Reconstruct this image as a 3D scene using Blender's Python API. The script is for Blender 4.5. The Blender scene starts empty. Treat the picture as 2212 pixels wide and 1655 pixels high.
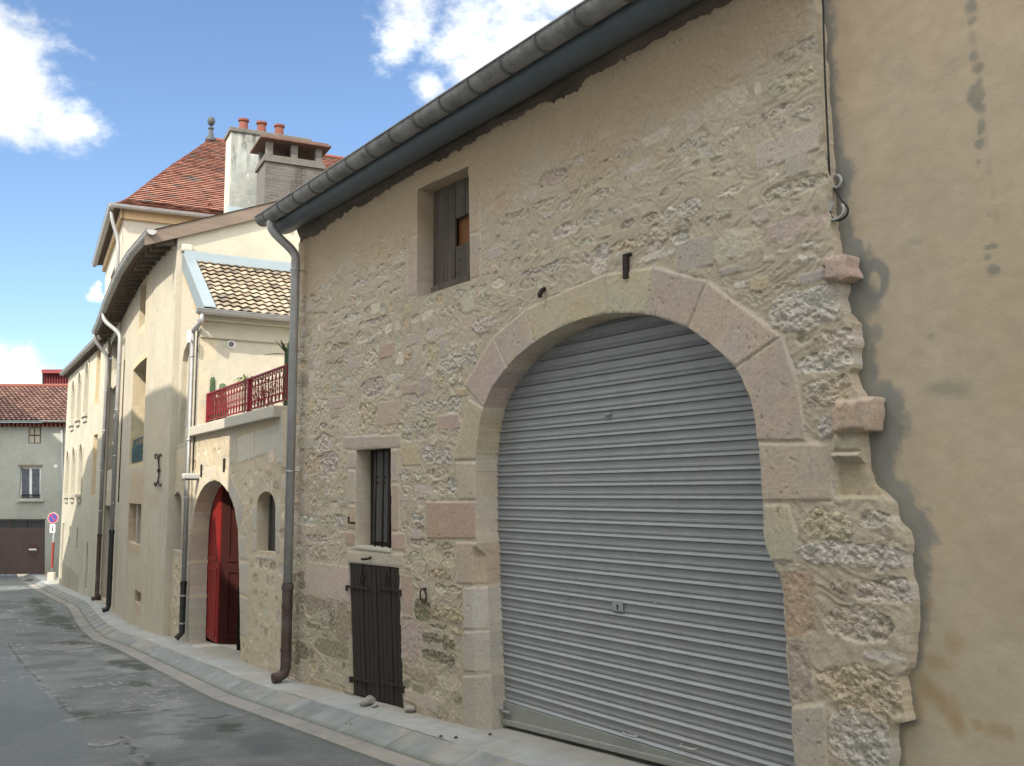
import bpy, bmesh, math, random
import numpy as np
from mathutils import Vector, Matrix
random.seed(7)
SC = bpy.context.scene
COL = SC.collection
# ------------------------------------------------------------------ camera
EZ = 1.70                                   # eye height above the road at the camera
F, CX, CY = 2150., 1106., 827.5             # focal length and centre, in units of a 2212 px wide picture
YAW, PIT = math.radians(34.18), math.radians(6.36)
fw = np.array([math.sin(YAW)*math.cos(PIT), math.cos(YAW)*math.cos(PIT), math.sin(PIT)])
rt = np.array([math.cos(YAW), -math.sin(YAW), 0.])
up = np.cross(rt, fw)
cam = bpy.data.cameras.new('camera'); cam.sensor_width = 36; cam.lens = 36*F/2212
cam.clip_start = .05; cam.clip_end = 3000
co = bpy.data.objects.new('camera', cam); COL.objects.link(co)
M = Matrix(((rt[0], up[0], -fw[0], 0), (rt[1], up[1], -fw[1], 0), (rt[2], up[2], -fw[2], EZ), (0, 0, 0, 1)))
co.matrix_world = M; SC.camera = co
# ------------------------------------------------------------------ light
SUN_EL, SUN_PHI = math.radians(41.4), math.radians(28)
TS = np.array([-math.cos(SUN_EL)*math.cos(SUN_PHI), -math.cos(SUN_EL)*math.sin(SUN_PHI), math.sin(SUN_EL)])
sl = bpy.data.lights.new('sun', 'SUN'); sl.energy = 2.9; sl.angle = math.radians(.5); sl.color = (1, .93, .80)
so = bpy.data.objects.new('sun', sl); COL.objects.link(so)
so.rotation_euler = Vector(TS).to_track_quat('Z', 'Y').to_euler()
so.location = (-6, -6, 14)
SC.view_settings.view_transform = 'Standard'; SC.view_settings.look = 'None'
SC.view_settings.exposure = 1.05; SC.view_settings.gamma = 1
SC.render.film_transparent = False
W = bpy.data.worlds.new('World'); SC.world = W; W.use_nodes = True
def world():
    nt = W.node_tree; N = nt.nodes; L = nt.links
    for n in list(N): N.remove(n)
    out = N.new('ShaderNodeOutputWorld'); bg = N.new('ShaderNodeBackground')
    sky = N.new('ShaderNodeTexSky'); sky.sky_type = 'NISHITA'; sky.sun_disc = False
    sky.sun_elevation = SUN_EL; sky.sun_rotation = math.atan2(TS[0], TS[1]) % (2*math.pi)
    sky.air_density = 1.0; sky.dust_density = 0.15; sky.ozone_density = 3.6
    bg.inputs['Strength'].default_value = .10
    tc = N.new('ShaderNodeTexCoord')
    def mth(op, a, b=None, clamp=False):
        n = N.new('ShaderNodeMath'); n.operation = op; n.use_clamp = clamp
        for i, x in enumerate((a, b)):
            if x is None: continue
            if isinstance(x, (int, float)): n.inputs[i].default_value = x
            else: L.new(x, n.inputs[i])
        return n.outputs[0]
    def noise(scale, det, rough, off=0):
        mp = N.new('ShaderNodeMapping'); mp.inputs['Location'].default_value = (off, off*.7, 0)
        mp.inputs['Scale'].default_value = (1, 1, 1.5)
        L.new(tc.outputs['Generated'], mp.inputs['Vector'])
        n = N.new('ShaderNodeTexNoise'); n.inputs['Scale'].default_value = scale
        n.inputs['Detail'].default_value = det; n.inputs['Roughness'].default_value = rough
        L.new(mp.outputs[0], n.inputs['Vector']); return n.outputs['Fac']
    # the fair-weather clouds: direction in the sky, angular radius
    blobs = [(-70, 150, 120), (25, 215, 130), (120, 265, 75), (30, 120, 90), (-40, 60, 70), (175, 270, 32),
             (905, 30, 100), (1000, 75, 125), (1130, 60, 140), (1010, 150, 85), (930, 190, 48), (1250, -40, 160), (870, 90, 50),
             (1430, -130, 260), (35, 795, 55), (90, 815, 22), (-20, 770, 50), (207, 626, 13), (198, 640, 11), (213, 614, 7), (213, 640, 12)]
    acc = None
    for u, v, r in blobs:
        d = fw*F + rt*(u-CX) - up*(v-CY); d = d/np.linalg.norm(d)
        vm = N.new('ShaderNodeVectorMath'); vm.operation = 'DISTANCE'
        L.new(tc.outputs['Generated'], vm.inputs[0]); vm.inputs[1].default_value = tuple(d)
        m = mth('SUBTRACT', 1.0, mth('MULTIPLY', vm.outputs['Value'], F/r))
        acc = m if acc is None else mth('MAXIMUM', acc, m)
    n1 = noise(11, 10, .66); n2 = noise(3.2, 6, .6, 4.1); n3 = noise(30, 5, .6, 2.0)
    f = mth('ADD', mth('MAXIMUM', acc, -1.0), mth('MULTIPLY', mth('SUBTRACT', n1, .5), 3.4))
    f = mth('ADD', f, mth('MULTIPLY', mth('SUBTRACT', n3, .5), .55))
    mr = N.new('ShaderNodeMapRange'); mr.interpolation_type = 'SMOOTHSTEP'
    L.new(f, mr.inputs['Value']); mr.inputs['From Min'].default_value = -.18; mr.inputs['From Max'].default_value = .85
    near = mr.outputs[0]
    # bright broken cloud added out of view, behind and above, to fill the shade
    dp = N.new('ShaderNodeVectorMath'); dp.operation = 'DOT_PRODUCT'
    L.new(tc.outputs['Generated'], dp.inputs[0]); dp.inputs[1].default_value = tuple(fw)
    far = N.new('ShaderNodeMapRange'); L.new(dp.outputs['Value'], far.inputs['Value'])
    far.inputs['From Min'].default_value = .74; far.inputs['From Max'].default_value = .45
    m2 = N.new('ShaderNodeMapRange'); m2.interpolation_type = 'SMOOTHSTEP'; L.new(n2, m2.inputs['Value'])
    m2.inputs['From Min'].default_value = .30; m2.inputs['From Max'].default_value = .48
    mask = mth('MAXIMUM', near, mth('MULTIPLY', far.outputs[0], m2.outputs[0]), True)
    shade = N.new('ShaderNodeMapRange'); L.new(noise(7, 4, .5, 9), shade.inputs['Value'])
    shade.inputs['From Min'].default_value = .35; shade.inputs['From Max'].default_value = .6
    shade.inputs['To Min'].default_value = CLOUD*.72; shade.inputs['To Max'].default_value = CLOUD
    cc = N.new('ShaderNodeVectorMath'); cc.operation = 'SCALE'; cc.inputs[0].default_value = (.96, .985, 1.0)
    L.new(mth('MULTIPLY', shade.outputs[0], mth('ADD', mth('MULTIPLY', far.outputs[0], FILL), 1.0)), cc.inputs['Scale'])
    mix = N.new('ShaderNodeMix'); mix.data_type = 'RGBA'
    L.new(mask, mix.inputs['Factor']); L.new(sky.outputs[0], mix.inputs[6]); L.new(cc.outputs[0], mix.inputs[7])
    L.new(mix.outputs[2], bg.inputs['Color']); L.new(bg.outputs[0], out.inputs['Surface'])
CLOUD = 7.0; FILL = 1.9
world()

# ------------------------------------------------------------------ helpers
def ray(u, v): return fw*F + rt*(u-CX) - up*(v-CY)
def lin(a, b, t): return a + (b-a)*t
def sstep(e0, e1, x):
    t = np.clip((x-e0)/(e1-e0), 0, 1); return t*t*(3-2*t)
def _h(ix, iy, seed):
    h = (ix*374761393 + iy*668265263 + seed*974634777) & 0xffffffff
    h = ((h ^ (h >> 13))*1274126177) & 0xffffffff
    h = h ^ (h >> 16)
    return (h & 0xffff)/65535.
def vnoise(x, y, seed=0):
    x = np.asarray(x, float); y = np.asarray(y, float)
    ix = np.floor(x).astype(np.int64); iy = np.floor(y).astype(np.int64)
    fx = x-ix; fy = y-iy; fx = fx*fx*(3-2*fx); fy = fy*fy*(3-2*fy)
    a = _h(ix, iy, seed); b = _h(ix+1, iy, seed); c = _h(ix, iy+1, seed); d = _h(ix+1, iy+1, seed)
    return (a*(1-fx)+b*fx)*(1-fy) + (c*(1-fx)+d*fx)*fy
def fbm(x, y, o=4, seed=0, g=.5):
    s = 0; amp = 1; t = 0; x = np.asarray(x, float); y = np.asarray(y, float)
    for i in range(o):
        s = s + amp*vnoise(x, y, seed+i*17); t += amp; amp *= g; x = x*2.03+3.1; y = y*2.03+1.7
    return s/t
class Facade:
    """A vertical wall along a plan polyline; a = distance along it, h = distance out of it."""
    def __init__(s, pts, a0=0., side=1):
        s.p = np.array(pts, float); d = np.diff(s.p, axis=0); l = np.hypot(d[:, 0], d[:, 1])
        s.a = a0+np.concatenate([[0], np.cumsum(l)]); s.d = d/l[:, None]; s.side = side
        n = np.stack([-s.d[:, 1], s.d[:, 0]], 1)*side
        vn = np.concatenate([n[:1], (n[:-1]+n[1:])/2, n[-1:]]); s.vn = vn/np.hypot(vn[:, 0], vn[:, 1])[:, None]
    def at(s, a, z, h=0.):
        a = np.asarray(a, float)
        x = np.interp(a, s.a, s.p[:, 0]); y = np.interp(a, s.a, s.p[:, 1])
        lo = np.minimum(a-s.a[0], 0); hi = np.maximum(a-s.a[-1], 0)
        x = x+lo*s.d[0, 0]+hi*s.d[-1, 0]; y = y+lo*s.d[0, 1]+hi*s.d[-1, 1]
        nx = np.interp(a, s.a, s.vn[:, 0]); ny = np.interp(a, s.a, s.vn[:, 1])
        return np.stack(np.broadcast_arrays(x+nx*h, y+ny*h, z), -1)
    def px(s, u, v, h=0.):
        d = ray(u, v); best = None
        for i in range(len(s.d)):
            n = np.array([-s.d[i, 1], s.d[i, 0]])*s.side; q = s.p[i]+n*h
            den = d[0]*n[0]+d[1]*n[1]
            if abs(den) < 1e-6: continue
            t = (q@n)/den
            if t <= 0: continue
            a = s.a[i]+(np.array([d[0]*t, d[1]*t])-q)@s.d[i]
            miss = max(s.a[i]-a, a-s.a[i+1], 0)
            if best is None or miss < best[0]-1e-9: best = (miss, a, d[2]*t+EZ)
        return best[1], best[2]
    def poly(s, pts, h=0.): return [s.px(u, v, h) for u, v in pts]

class MB:
    """collects faces; build() links them as one mesh object"""
    def __init__(s): s.v = []; s.f = []; s.c = []; s.has = False
    def add(s, vs, fs, col=None):
        o = len(s.v); s.v += [tuple(map(float, q)) for q in vs]; s.f += [tuple(i+o for i in f) for f in fs]
        if col is not None: s.has = True
        s.c += [col if col is not None else (.5, .5, .5)]*len(vs)
    def quad(s, a, b, c, d, col=None): s.add([a, b, c, d], [(0, 1, 2, 3)], col)
    def box(s, c, d, ax=None, col=None):
        ax = np.eye(3) if ax is None else np.array(ax, float); c = np.array(c, float)
        vs = [c+ax[0]*d[0]*i/2+ax[1]*d[1]*j/2+ax[2]*d[2]*k/2 for i in (-1, 1) for j in (-1, 1) for k in (-1, 1)]
        s.add(vs, [(0, 1, 3, 2), (4, 6, 7, 5), (0, 4, 5, 1), (2, 3, 7, 6), (0, 2, 6, 4), (1, 5, 7, 3)], col)
    def prism(s, base, off, col=None):
        n = len(base); b = [np.array(q, float) for q in base]; off = np.array(off, float)
        s.add(b+[q+off for q in b], [tuple(range(n-1, -1, -1)), tuple(range(n, 2*n))]+[(i, (i+1) % n, n+(i+1) % n, n+i) for i in range(n)], col)
    def tube(s, path, r, n=10, col=None, cap=True):
        P = [np.array(q, float) for q in path]; rs = r if hasattr(r, '__len__') else [r]*len(P)
        vs = []; pu = None
        for i, p in enumerate(P):
            t = P[min(i+1, len(P)-1)]-P[max(i-1, 0)]; t = t/(np.linalg.norm(t)+1e-12)
            if pu is None:
                pu = np.array([0, 0, 1.]) if abs(t[2]) < .9 else np.array([1., 0, 0])
            pu = pu-t*(pu@t); pu = pu/(np.linalg.norm(pu)+1e-12); w = np.cross(t, pu)
            vs += [p+rs[i]*(math.cos(2*math.pi*k/n)*pu+math.sin(2*math.pi*k/n)*w) for k in range(n)]
        fs = [(i*n+k, i*n+(k+1) % n, (i+1)*n+(k+1) % n, (i+1)*n+k) for i in range(len(P)-1) for k in range(n)]
        if cap: fs += [tuple(range(n-1, -1, -1)), tuple((len(P)-1)*n+k for k in range(n))]
        s.add(vs, fs, col)
    def lathe(s, prof, c, n=16, ax=None, col=None):
        ax = np.eye(3) if ax is None else np.array(ax, float); c = np.array(c, float); vs = []
        for r, z in prof:
            vs += [c+ax[2]*z+r*(math.cos(2*math.pi*k/n)*ax[0]+math.sin(2*math.pi*k/n)*ax[1]) for k in range(n)]
        m = len(prof)
        s.add(vs, [(i*n+k, i*n+(k+1) % n, (i+1)*n+(k+1) % n, (i+1)*n+k) for i in range(m-1) for k in range(n)]
              + [tuple(range(n-1, -1, -1)), tuple((m-1)*n+k for k in range(n))], col)
    def build(s, name, mat, parent=None, smooth=False, bevel=0., auto=False):
        o0 = np.array(parent_loc(parent))
        me = bpy.data.meshes.new(name)
        me.from_pydata([tuple(np.array(q)-o0) for q in s.v], [], s.f); me.update()
        if s.has:
            ca = me.color_attributes.new('Col', 'FLOAT_COLOR', 'POINT')
            arr = np.ones((len(s.v), 4), np.float32); arr[:, :3] = np.array(s.c, np.float32)
            ca.data.foreach_set('color', arr.ravel())
        bm = bmesh.new(); bm.from_mesh(me); bmesh.ops.recalc_face_normals(bm, faces=bm.faces); bm.to_mesh(me); bm.free()
        if smooth: me.polygons.foreach_set('use_smooth', [True]*len(me.polygons))
        o = link(name, me, mat, parent)
        if bevel:
            b = o.modifiers.new('bevel', 'BEVEL'); b.width = bevel; b.segments = 2; b.limit_method = 'ANGLE'
        if auto and smooth:
            e = o.modifiers.new('split', 'EDGE_SPLIT'); e.split_angle = math.radians(40)
        return o
def parent_loc(p):
    l = np.zeros(3)
    while p is not None: l = l+np.array(p.location); p = p.parent
    return l
def link(name, me, mat, parent=None):
    o = bpy.data.objects.new(name, me); COL.objects.link(o)
    if mat is not None: me.materials.append(mat)
    if parent is not None: o.parent = parent
    return o
def tag(o, label=None, cat=None, group=None, kind=None):
    if label: o['label'] = label
    if cat: o['category'] = cat
    if group: o['group'] = group
    if kind: o['kind'] = kind
    return o
def thing(name, label, cat, loc=(0, 0, 0), group=None):
    o = bpy.data.objects.new(name, None); COL.objects.link(o); o.location = loc; o.empty_display_size = .2
    return tag(o, label, cat, group)

# ------------------------------------------------------------------ materials
def mat(name, col=None, rough=.85, metal=0., var=.12, nscale=6., bumps=(), attr=False, spec=.3, col2=None, mask=(.45, .62), mscale=2., pits=False, stretch=(1, 1, 1), emit=None):
    m = bpy.data.materials.new(name); m.use_nodes = True; nt = m.node_tree; N = nt.nodes; L = nt.links
    b = N['Principled BSDF']; b.inputs['Roughness'].default_value = rough; b.inputs['Metallic'].default_value = metal
    b.inputs['Specular IOR Level'].default_value = spec
    tc = N.new('ShaderNodeTexCoord'); mp = N.new('ShaderNodeMapping'); mp.inputs['Scale'].default_value = stretch
    L.new(tc.outputs['Object'], mp.inputs['Vector'])
    def noise(sc, det=5, r=.6):
        n = N.new('ShaderNodeTexNoise'); n.inputs['Scale'].default_value = sc; n.inputs['Detail'].default_value = det
        n.inputs['Roughness'].default_value = r; L.new(mp.outputs[0], n.inputs['Vector']); return n.outputs['Fac']
    if attr:
        a = N.new('ShaderNodeAttribute'); a.attribute_name = 'Col'; base = a.outputs['Color']
    else:
        c = N.new('ShaderNodeRGB'); c.outputs[0].default_value = (*col, 1); base = c.outputs[0]
    if col2 is not None:
        mr = N.new('ShaderNodeMapRange'); mr.interpolation_type = 'SMOOTHSTEP'; L.new(noise(mscale, 6, .65), mr.inputs['Value'])
        mr.inputs['From Min'].default_value = mask[0]; mr.inputs['From Max'].default_value = mask[1]
        mx = N.new('ShaderNodeMix'); mx.data_type = 'RGBA'; L.new(mr.outputs[0], mx.inputs['Factor'])
        L.new(base, mx.inputs[6]); mx.inputs[7].default_value = (*col2, 1); base = mx.outputs[2]
    mr = N.new('ShaderNodeMapRange'); L.new(noise(nscale, 8, .65), mr.inputs['Value'])
    mr.inputs['From Min'].default_value = .25; mr.inputs['From Max'].default_value = .75
    mr.inputs['To Min'].default_value = 1-var; mr.inputs['To Max'].default_value = 1+var
    vm = N.new('ShaderNodeVectorMath'); vm.operation = 'SCALE'; L.new(base, vm.inputs[0]); L.new(mr.outputs[0], vm.inputs['Scale'])
    L.new(vm.outputs[0], b.inputs['Base Color'])
    prev = None
    for sc, dist, st in bumps:
        bp = N.new('ShaderNodeBump'); bp.inputs['Distance'].default_value = dist; bp.inputs['Strength'].default_value = st
        if pits and sc < 20:
            ar = N.new('ShaderNodeAttribute'); ar.attribute_name = 'Rgh'; mm = N.new('ShaderNodeMath'); mm.operation = 'MULTIPLY'
            L.new(noise(sc, 6, .7), mm.inputs[0]); L.new(ar.outputs['Fac'], mm.inputs[1]); L.new(mm.outputs[0], bp.inputs['Height'])
        else: L.new(noise(sc, 6, .7), bp.inputs['Height'])
        if prev: L.new(prev, bp.inputs['Normal'])
        prev = bp.outputs[0]
    if pits:                                  # pitted, weathered faces where the stone is rough
        a2 = N.new('ShaderNodeAttribute'); a2.attribute_name = 'Rgh'
        v = N.new('ShaderNodeTexVoronoi'); v.inputs['Scale'].default_value = 34; v.inputs['Randomness'].default_value = 1
        wn = N.new('ShaderNodeTexNoise'); wn.inputs['Scale'].default_value = 14; wn.inputs['Detail'].default_value = 4
        L.new(mp.outputs[0], wn.inputs['Vector'])
        ad = N.new('ShaderNodeMix'); ad.data_type = 'VECTOR'; ad.inputs['Factor'].default_value = .12
        L.new(mp.outputs[0], ad.inputs[4]); L.new(wn.outputs['Color'], ad.inputs[5]); L.new(ad.outputs[1], v.inputs['Vector'])
        ml = N.new('ShaderNodeMath'); ml.operation = 'MULTIPLY'; pr = N.new('ShaderNodeMapRange'); L.new(a2.outputs['Fac'], pr.inputs['Value']); pr.inputs['From Min'].default_value = .55; pr.inputs['From Max'].default_value = 1.1
        L.new(v.outputs['Distance'], ml.inputs[0]); L.new(pr.outputs[0], ml.inputs[1])
        bp = N.new('ShaderNodeBump'); bp.inputs['Distance'].default_value = .015; bp.inputs['Strength'].default_value = .7
        L.new(ml.outputs[0], bp.inputs['Height'])
        if prev: L.new(prev, bp.inputs['Normal'])
        prev = bp.outputs[0]
    if prev: L.new(prev, b.inputs['Normal'])
    return m
MS = {}
MS['stone'] = mat('old_stone', attr=True, var=.17, nscale=48, rough=.95, spec=.15, bumps=((16, .02, .15), (50, .012, .55), (160, .004, .5)), pits=True)
MS['render'] = mat('lime_render', attr=True, var=.06, nscale=7, rough=.95, spec=.15, bumps=((9, .008, .08), (60, .004, .4), (220, .003, .5)))
MS['cream'] = mat('cream_render', (.465, .422, .335), var=.09, nscale=3, rough=.95, spec=.15, bumps=((25, .004, .25),))
MS['pale'] = mat('pale_stone', (.46, .425, .355), var=.1, nscale=8, rough=.9, spec=.2, bumps=((30, .004, .3),))
MS['zinc'] = mat('weathered_zinc', (.36, .355, .345), rough=.5, metal=.3, var=.16, nscale=5, spec=.5, bumps=((9, .004, .15),))
MS['gutterdark'] = mat('gutter_seam_grey', (.13, .13, .125), rough=.55, metal=.2, var=.2)
MS['guttergrey'] = mat('dull_grey_gutter', (.245, .24, .23), rough=.55, metal=.2, var=.3, nscale=5, spec=.4, col2=(.15, .15, .145), mscale=3, bumps=((9, .006, .3),))
MS['zincblue'] = mat('blue_grey_zinc', (.095, .118, .132), rough=.5, metal=.3, var=.15, nscale=4, spec=.45, bumps=((6, .006, .2),))
MS['zincpale'] = mat('pale_zinc', (.22, .26, .275), rough=.5, metal=.2, var=.08, nscale=3, spec=.45)
MS['iron'] = mat('rusty_iron', (.035, .026, .022), rough=.7, metal=.3, var=.3, nscale=40, bumps=((60, .003, .4),))
MS['castiron'] = mat('brown_cast_iron', (.085, .055, .045), rough=.6, metal=.3, var=.3, nscale=14, col2=(.12, .10, .09), bumps=((30, .003, .3),))
MS['blackpipe'] = mat('black_pipe', (.018, .020, .019), rough=.45, var=.3, nscale=9, spec=.4)
MS['rotten'] = mat('rotten_timber', (.115, .09, .066), rough=.95, var=.6, nscale=9, stretch=(1, .15, 1), bumps=((12, .03, .8), (50, .01, .6)))
MS['oldwood'] = mat('grey_weathered_boards', (.105, .088, .072), rough=.95, spec=.1, var=.4, nscale=14, stretch=(1, 1, .08), bumps=((20, .006, .5),))
MS['darkwood'] = mat('dark_stained_boards', (.024, .016, .012), rough=.7, var=.3, nscale=14, stretch=(1, 1, .08), bumps=((22, .004, .5),))
MS['brownboard'] = mat('brown_board', (.20, .082, .030), rough=.8, var=.15, nscale=10)
MS['vergewood'] = mat('weathered_verge_board', (.17, .13, .10), rough=.9, var=.3, nscale=10, stretch=(.1, 1, 1), bumps=((20, .006, .4),))
MS['shutter'] = mat('painted_steel_shutter', (.265, .277, .278), rough=.42, var=.09, nscale=5, col2=(.29, .285, .27), mask=(.5, .8), mscale=1.6, spec=.5)
MS['rail_steel'] = mat('shutter_rail_steel', (.235, .245, .215), rough=.5, var=.12, nscale=6, spec=.4)
MS['redrail'] = mat('red_enamel_iron', (.17, .009, .018), rough=.55, var=.15, nscale=12, spec=.3)
MS['reddoor'] = mat('red_painted_door', (.24, .012, .009), rough=.55, var=.2, nscale=8, spec=.45)
MS['redshade'] = mat('red_door_in_shade', (.040, .010, .008), rough=.7, var=.1, nscale=8, spec=.1)  # door red darkened to paint in the folded leaf's shade
MS['tile'] = mat('clay_tiles', attr=True, var=.2, nscale=9, rough=.9, spec=.15, bumps=((40, .004, .4),))
MS['asphalt'] = mat('worn_asphalt', attr=True, var=.5, nscale=60, rough=.75, spec=.35, bumps=((110, .014, 1.0), (14, .015, .35)))
MS['concrete'] = mat('pavement_concrete', attr=True, var=.12, nscale=9, rough=.85, spec=.25, bumps=((60, .004, .4), (12, .006, .2)))
MS['glass'] = mat('dark_window_glass', (.035, .04, .045), rough=.08, var=.1, spec=.6)
MS['dark'] = mat('dark_interior', (.012, .011, .010), rough=.95, var=.2)
MS['brickgrey'] = mat('grey_brick', (.115, .105, .092), rough=.95, var=.25, nscale=12, col2=(.10, .09, .075), mask=(.56, .74), mscale=1.4, bumps=((30, .006, .4),))
MS['white'] = mat('white_paint', (.78, .78, .76), rough=.5, var=.04)
MS['terracotta'] = mat('terracotta', (.16, .055, .038), rough=.85, var=.15, nscale=12)
MS['green'] = mat('cactus_green', (.05, .085, .035), rough=.6, var=.35, nscale=14)
MS['leaf'] = mat('fresh_leaf', (.19, .28, .05), rough=.5, var=.25, nscale=12)
MS['darkleaf'] = mat('dark_leaf', (.045, .055, .025), rough=.6, var=.35, nscale=10)
MS['rock'] = mat('loose_rock', (.33, .31, .28), rough=.95, var=.3, nscale=20, bumps=((30, .01, .6),))
MS['greygreen'] = mat('grey_green_render', (.35, .36, .29), rough=.95, var=.12, nscale=2.5, bumps=((30, .004, .3),))
MS['garage'] = mat('brown_garage_door', (.115, .08, .07), rough=.7, var=.15, nscale=8, stretch=(1, 1, .1))
MS['redsheet'] = mat('red_corrugated_sheet', (.17, .028, .03), rough=.55, var=.15, nscale=3)
MS['bluesign'] = mat('sign_blue', (.05, .09, .35), rough=.4, var=.05)
MS['redsign'] = mat('sign_red', (.50, .04, .05), rough=.4, var=.05)
MS['cable'] = mat('black_cable', (.02, .02, .02), rough=.5, var=.2)
MS['greyplastic'] = mat('grey_plastic', (.42, .42, .40), rough=.5, var=.08)
# ------------------------------------------------------------------ stone and render walls as relief meshes
def polysdf(AA, BB, poly):
    """signed distance to a polygon, negative inside"""
    P = np.array(poly, float); n = len(P); d2 = np.full(AA.shape, 1e9); ins = np.zeros(AA.shape, bool)
    for i in range(n):
        x0, y0 = P[i]; x1, y1 = P[(i+1) % n]; dx, dy = x1-x0, y1-y0; L2 = dx*dx+dy*dy+1e-12
        t = np.clip(((AA-x0)*dx+(BB-y0)*dy)/L2, 0, 1)
        d2 = np.minimum(d2, (AA-x0-t*dx)**2+(BB-y0-t*dy)**2)
        if abs(dy) > 1e-12:
            c = ((y0 > BB) != (y1 > BB)) & (AA < dx*(BB-y0)/dy+x0); ins ^= c
    d = np.sqrt(d2); return np.where(ins, -d, d)
class HW:
    def __init__(s, fac, A, B, mortar, seed=1, relief=.012, warp=.02):
        s.fac = fac; s.A = np.asarray(A, float); s.B = np.asarray(B, float)
        s.AA, s.BB = np.meshgrid(s.A, s.B); s.seed = seed
        a, b = s.AA, s.BB
        fl = fbm(a*1.5, b*1.5, 3, seed+3)-.5
        s.H = (fbm(a*9, b*9, 5, seed, .6)-.5)*relief+(fbm(a*8+fl*9, b*42+a*6*fl+fl*30, 3, seed+2)-.5)*relief*.55
        s.C = np.array(mortar)*(1+.22*(fbm(a*1.6, b*1.6, 4, seed+5)-.5)+.16*(fbm(a*14, b*14, 3, seed+6)-.5))[..., None]
        s.R = np.full(a.shape, .55); s.part = np.zeros(a.shape, np.int32); s.sdf = np.full(a.shape, 9.); s.dep = np.zeros(a.shape)
        s.occ = np.zeros(a.shape, bool)
        s.wa = (fbm(a*11, b*11, 3, seed+8)-.5)*2*warp; s.wb = (fbm(a*11, b*11, 3, seed+9)-.5)*2*warp
        s.ef = sstep(.40, .68, fbm(a*6, b*6, 3, seed+15)); s.n1 = fbm(a*16, b*24, 5, seed+11, .7); s.n2 = fbm(a*30, b*30, 4, seed+12, .7)
        n = fbm(a*20, b*34, 3, seed+13); s.rid = np.abs(n-.5)*2
    def win(s, pts, m):
        p = np.array(pts); i0, i1 = np.searchsorted(s.B, [p[:, 1].min()-m, p[:, 1].max()+m]); j0, j1 = np.searchsorted(s.A, [p[:, 0].min()-m, p[:, 0].max()+m])
        return slice(max(i0, 0), i1), slice(max(j0, 0), j1)
    def stamp(s, poly, col, proud=.004, rough=.0, edge=.012, warp=1., part=0, pit=None, rounded=.0, test=0., shrink=0., crisp=False):
        w = s.win(poly, .03); a, b = s.AA[w]+s.wa[w]*warp, s.BB[w]+s.wb[w]*warp
        if a.size == 0: return False
        P = np.array(poly, float); ar = np.sum(P[:, 0]*np.roll(P[:, 1], -1)-np.roll(P[:, 0], -1)*P[:, 1])
        if ar < 0: P = P[::-1]
        d = np.full(a.shape, 1e9)
        for i in range(len(P)):
            e = P[(i+1) % len(P)]-P[i]; l = math.hypot(*e)
            if l < 1e-9: continue
            q = (e[0]*(b-P[i, 1])-e[1]*(a-P[i, 0]))/l
            d = np.minimum(d, q) if rounded == 0 else (d+q-np.sqrt((d-q)**2+rounded**2))/2 if i else q
        d = d-shrink
        if test > 0:
            ins = d > 0
            if ins.sum() == 0 or (s.occ[w] & ins).sum() > test*ins.sum() or (ins & (s.sdf[w] < .02)).sum() > .25*ins.sum(): return False
        m = np.clip(d/(edge*(.55+(3.2*s.ef[w] if rough > .004 and not crisp else .6))), 0, 1); m = m*m*(3-2*m); n1 = s.n1[w]
        h = proud+rough*((n1-.45)*.9-s.rid[w]*.25+(s.n2[w]-.5)*1.5)+.002*(s.n2[w]-.5)
        s.H[w] = s.H[w]*(1-m)+h*m
        k = ((1.06 if rough > .006 else 1)+(.30 if rough > .006 else .20)*(n1-.5)+(.22 if rough > .006 else .12)*(s.n2[w]-.5))[..., None]
        tint = 1+np.array([.05, 0, -.07])*((fbm(a*5, b*5, 3, s.seed+21)-.5)*2)[..., None]
        s.C[w] = s.C[w]*(1-m[..., None])+np.array(col)*k*tint*m[..., None]
        pv = min(1.2, .15+rough*55) if pit is None else pit
        s.R[w] = s.R[w]*(1-m)+pv*m
        if rough < .003:
            pm = m*sstep(.70, .76, s.n2[w]); s.H[w] = s.H[w]-.007*pm; s.C[w] = s.C[w]*(1-.25*pm[..., None])
        ii = d > 0
        s.occ[w] |= ii
        if part: s.part[w][d > -.012] = part
        return True
    def hole(s, poly, depth, fuzz=0):
        w = s.win(poly, .35); d = polysdf(s.AA[w], s.BB[w], poly)+(fuzz*(fbm(s.AA[w]*13, s.BB[w]*13, 4, 44)-.5) if fuzz else 0); b = d < s.sdf[w]
        s.dep[w] = np.where(b, depth, s.dep[w]); s.sdf[w] = np.minimum(s.sdf[w], d)
    def tint(s, poly_or_mask, col, k=1.):
        s.C = s.C*(1-k*poly_or_mask[..., None])+np.array(col)*(k*poly_or_mask[..., None])
    def blob(s, a, z, ra, rz, col, k=1., soft=.5, fuzz=.5, seed=0):
        w = s.win([(a-ra*1.6, z-rz*1.6), (a+ra*1.6, z+rz*1.6)], 0)
        r = np.hypot((s.AA[w]-a)/ra, (s.BB[w]-z)/rz)+fuzz*(fbm(s.AA[w]*12, s.BB[w]*12, 4, seed+41)-.5)*2
        m = (k*(1-sstep(1-soft, 1.0, r)))[..., None]; s.C[w] = s.C[w]*(1-m)+np.array(col)*m
    def build(s, parts, parent, smooth=True):
        nb, na = s.AA.shape; keep = s.sdf >= 0
        f = keep[:-1, :-1] & keep[1:, :-1] & keep[1:, 1:] & keep[:-1, 1:]
        nf = np.zeros((nb+1, na+1), np.int32); nf[1:-1, 1:-1] = f
        touch = nf[:-1, :-1]+nf[1:, :-1]+nf[:-1, 1:]+nf[1:, 1:]
        gb, ga = np.gradient(s.sdf, s.B, s.A); g = np.hypot(ga, gb)+1e-9
        lim = 1.6*max(np.median(np.diff(s.A)), np.median(np.diff(s.B)))
        mv = (s.sdf < lim) & keep & (s.sdf < 8)
        dd = np.where(mv & (touch > 0) & (touch < 4), s.sdf, 0)
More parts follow.
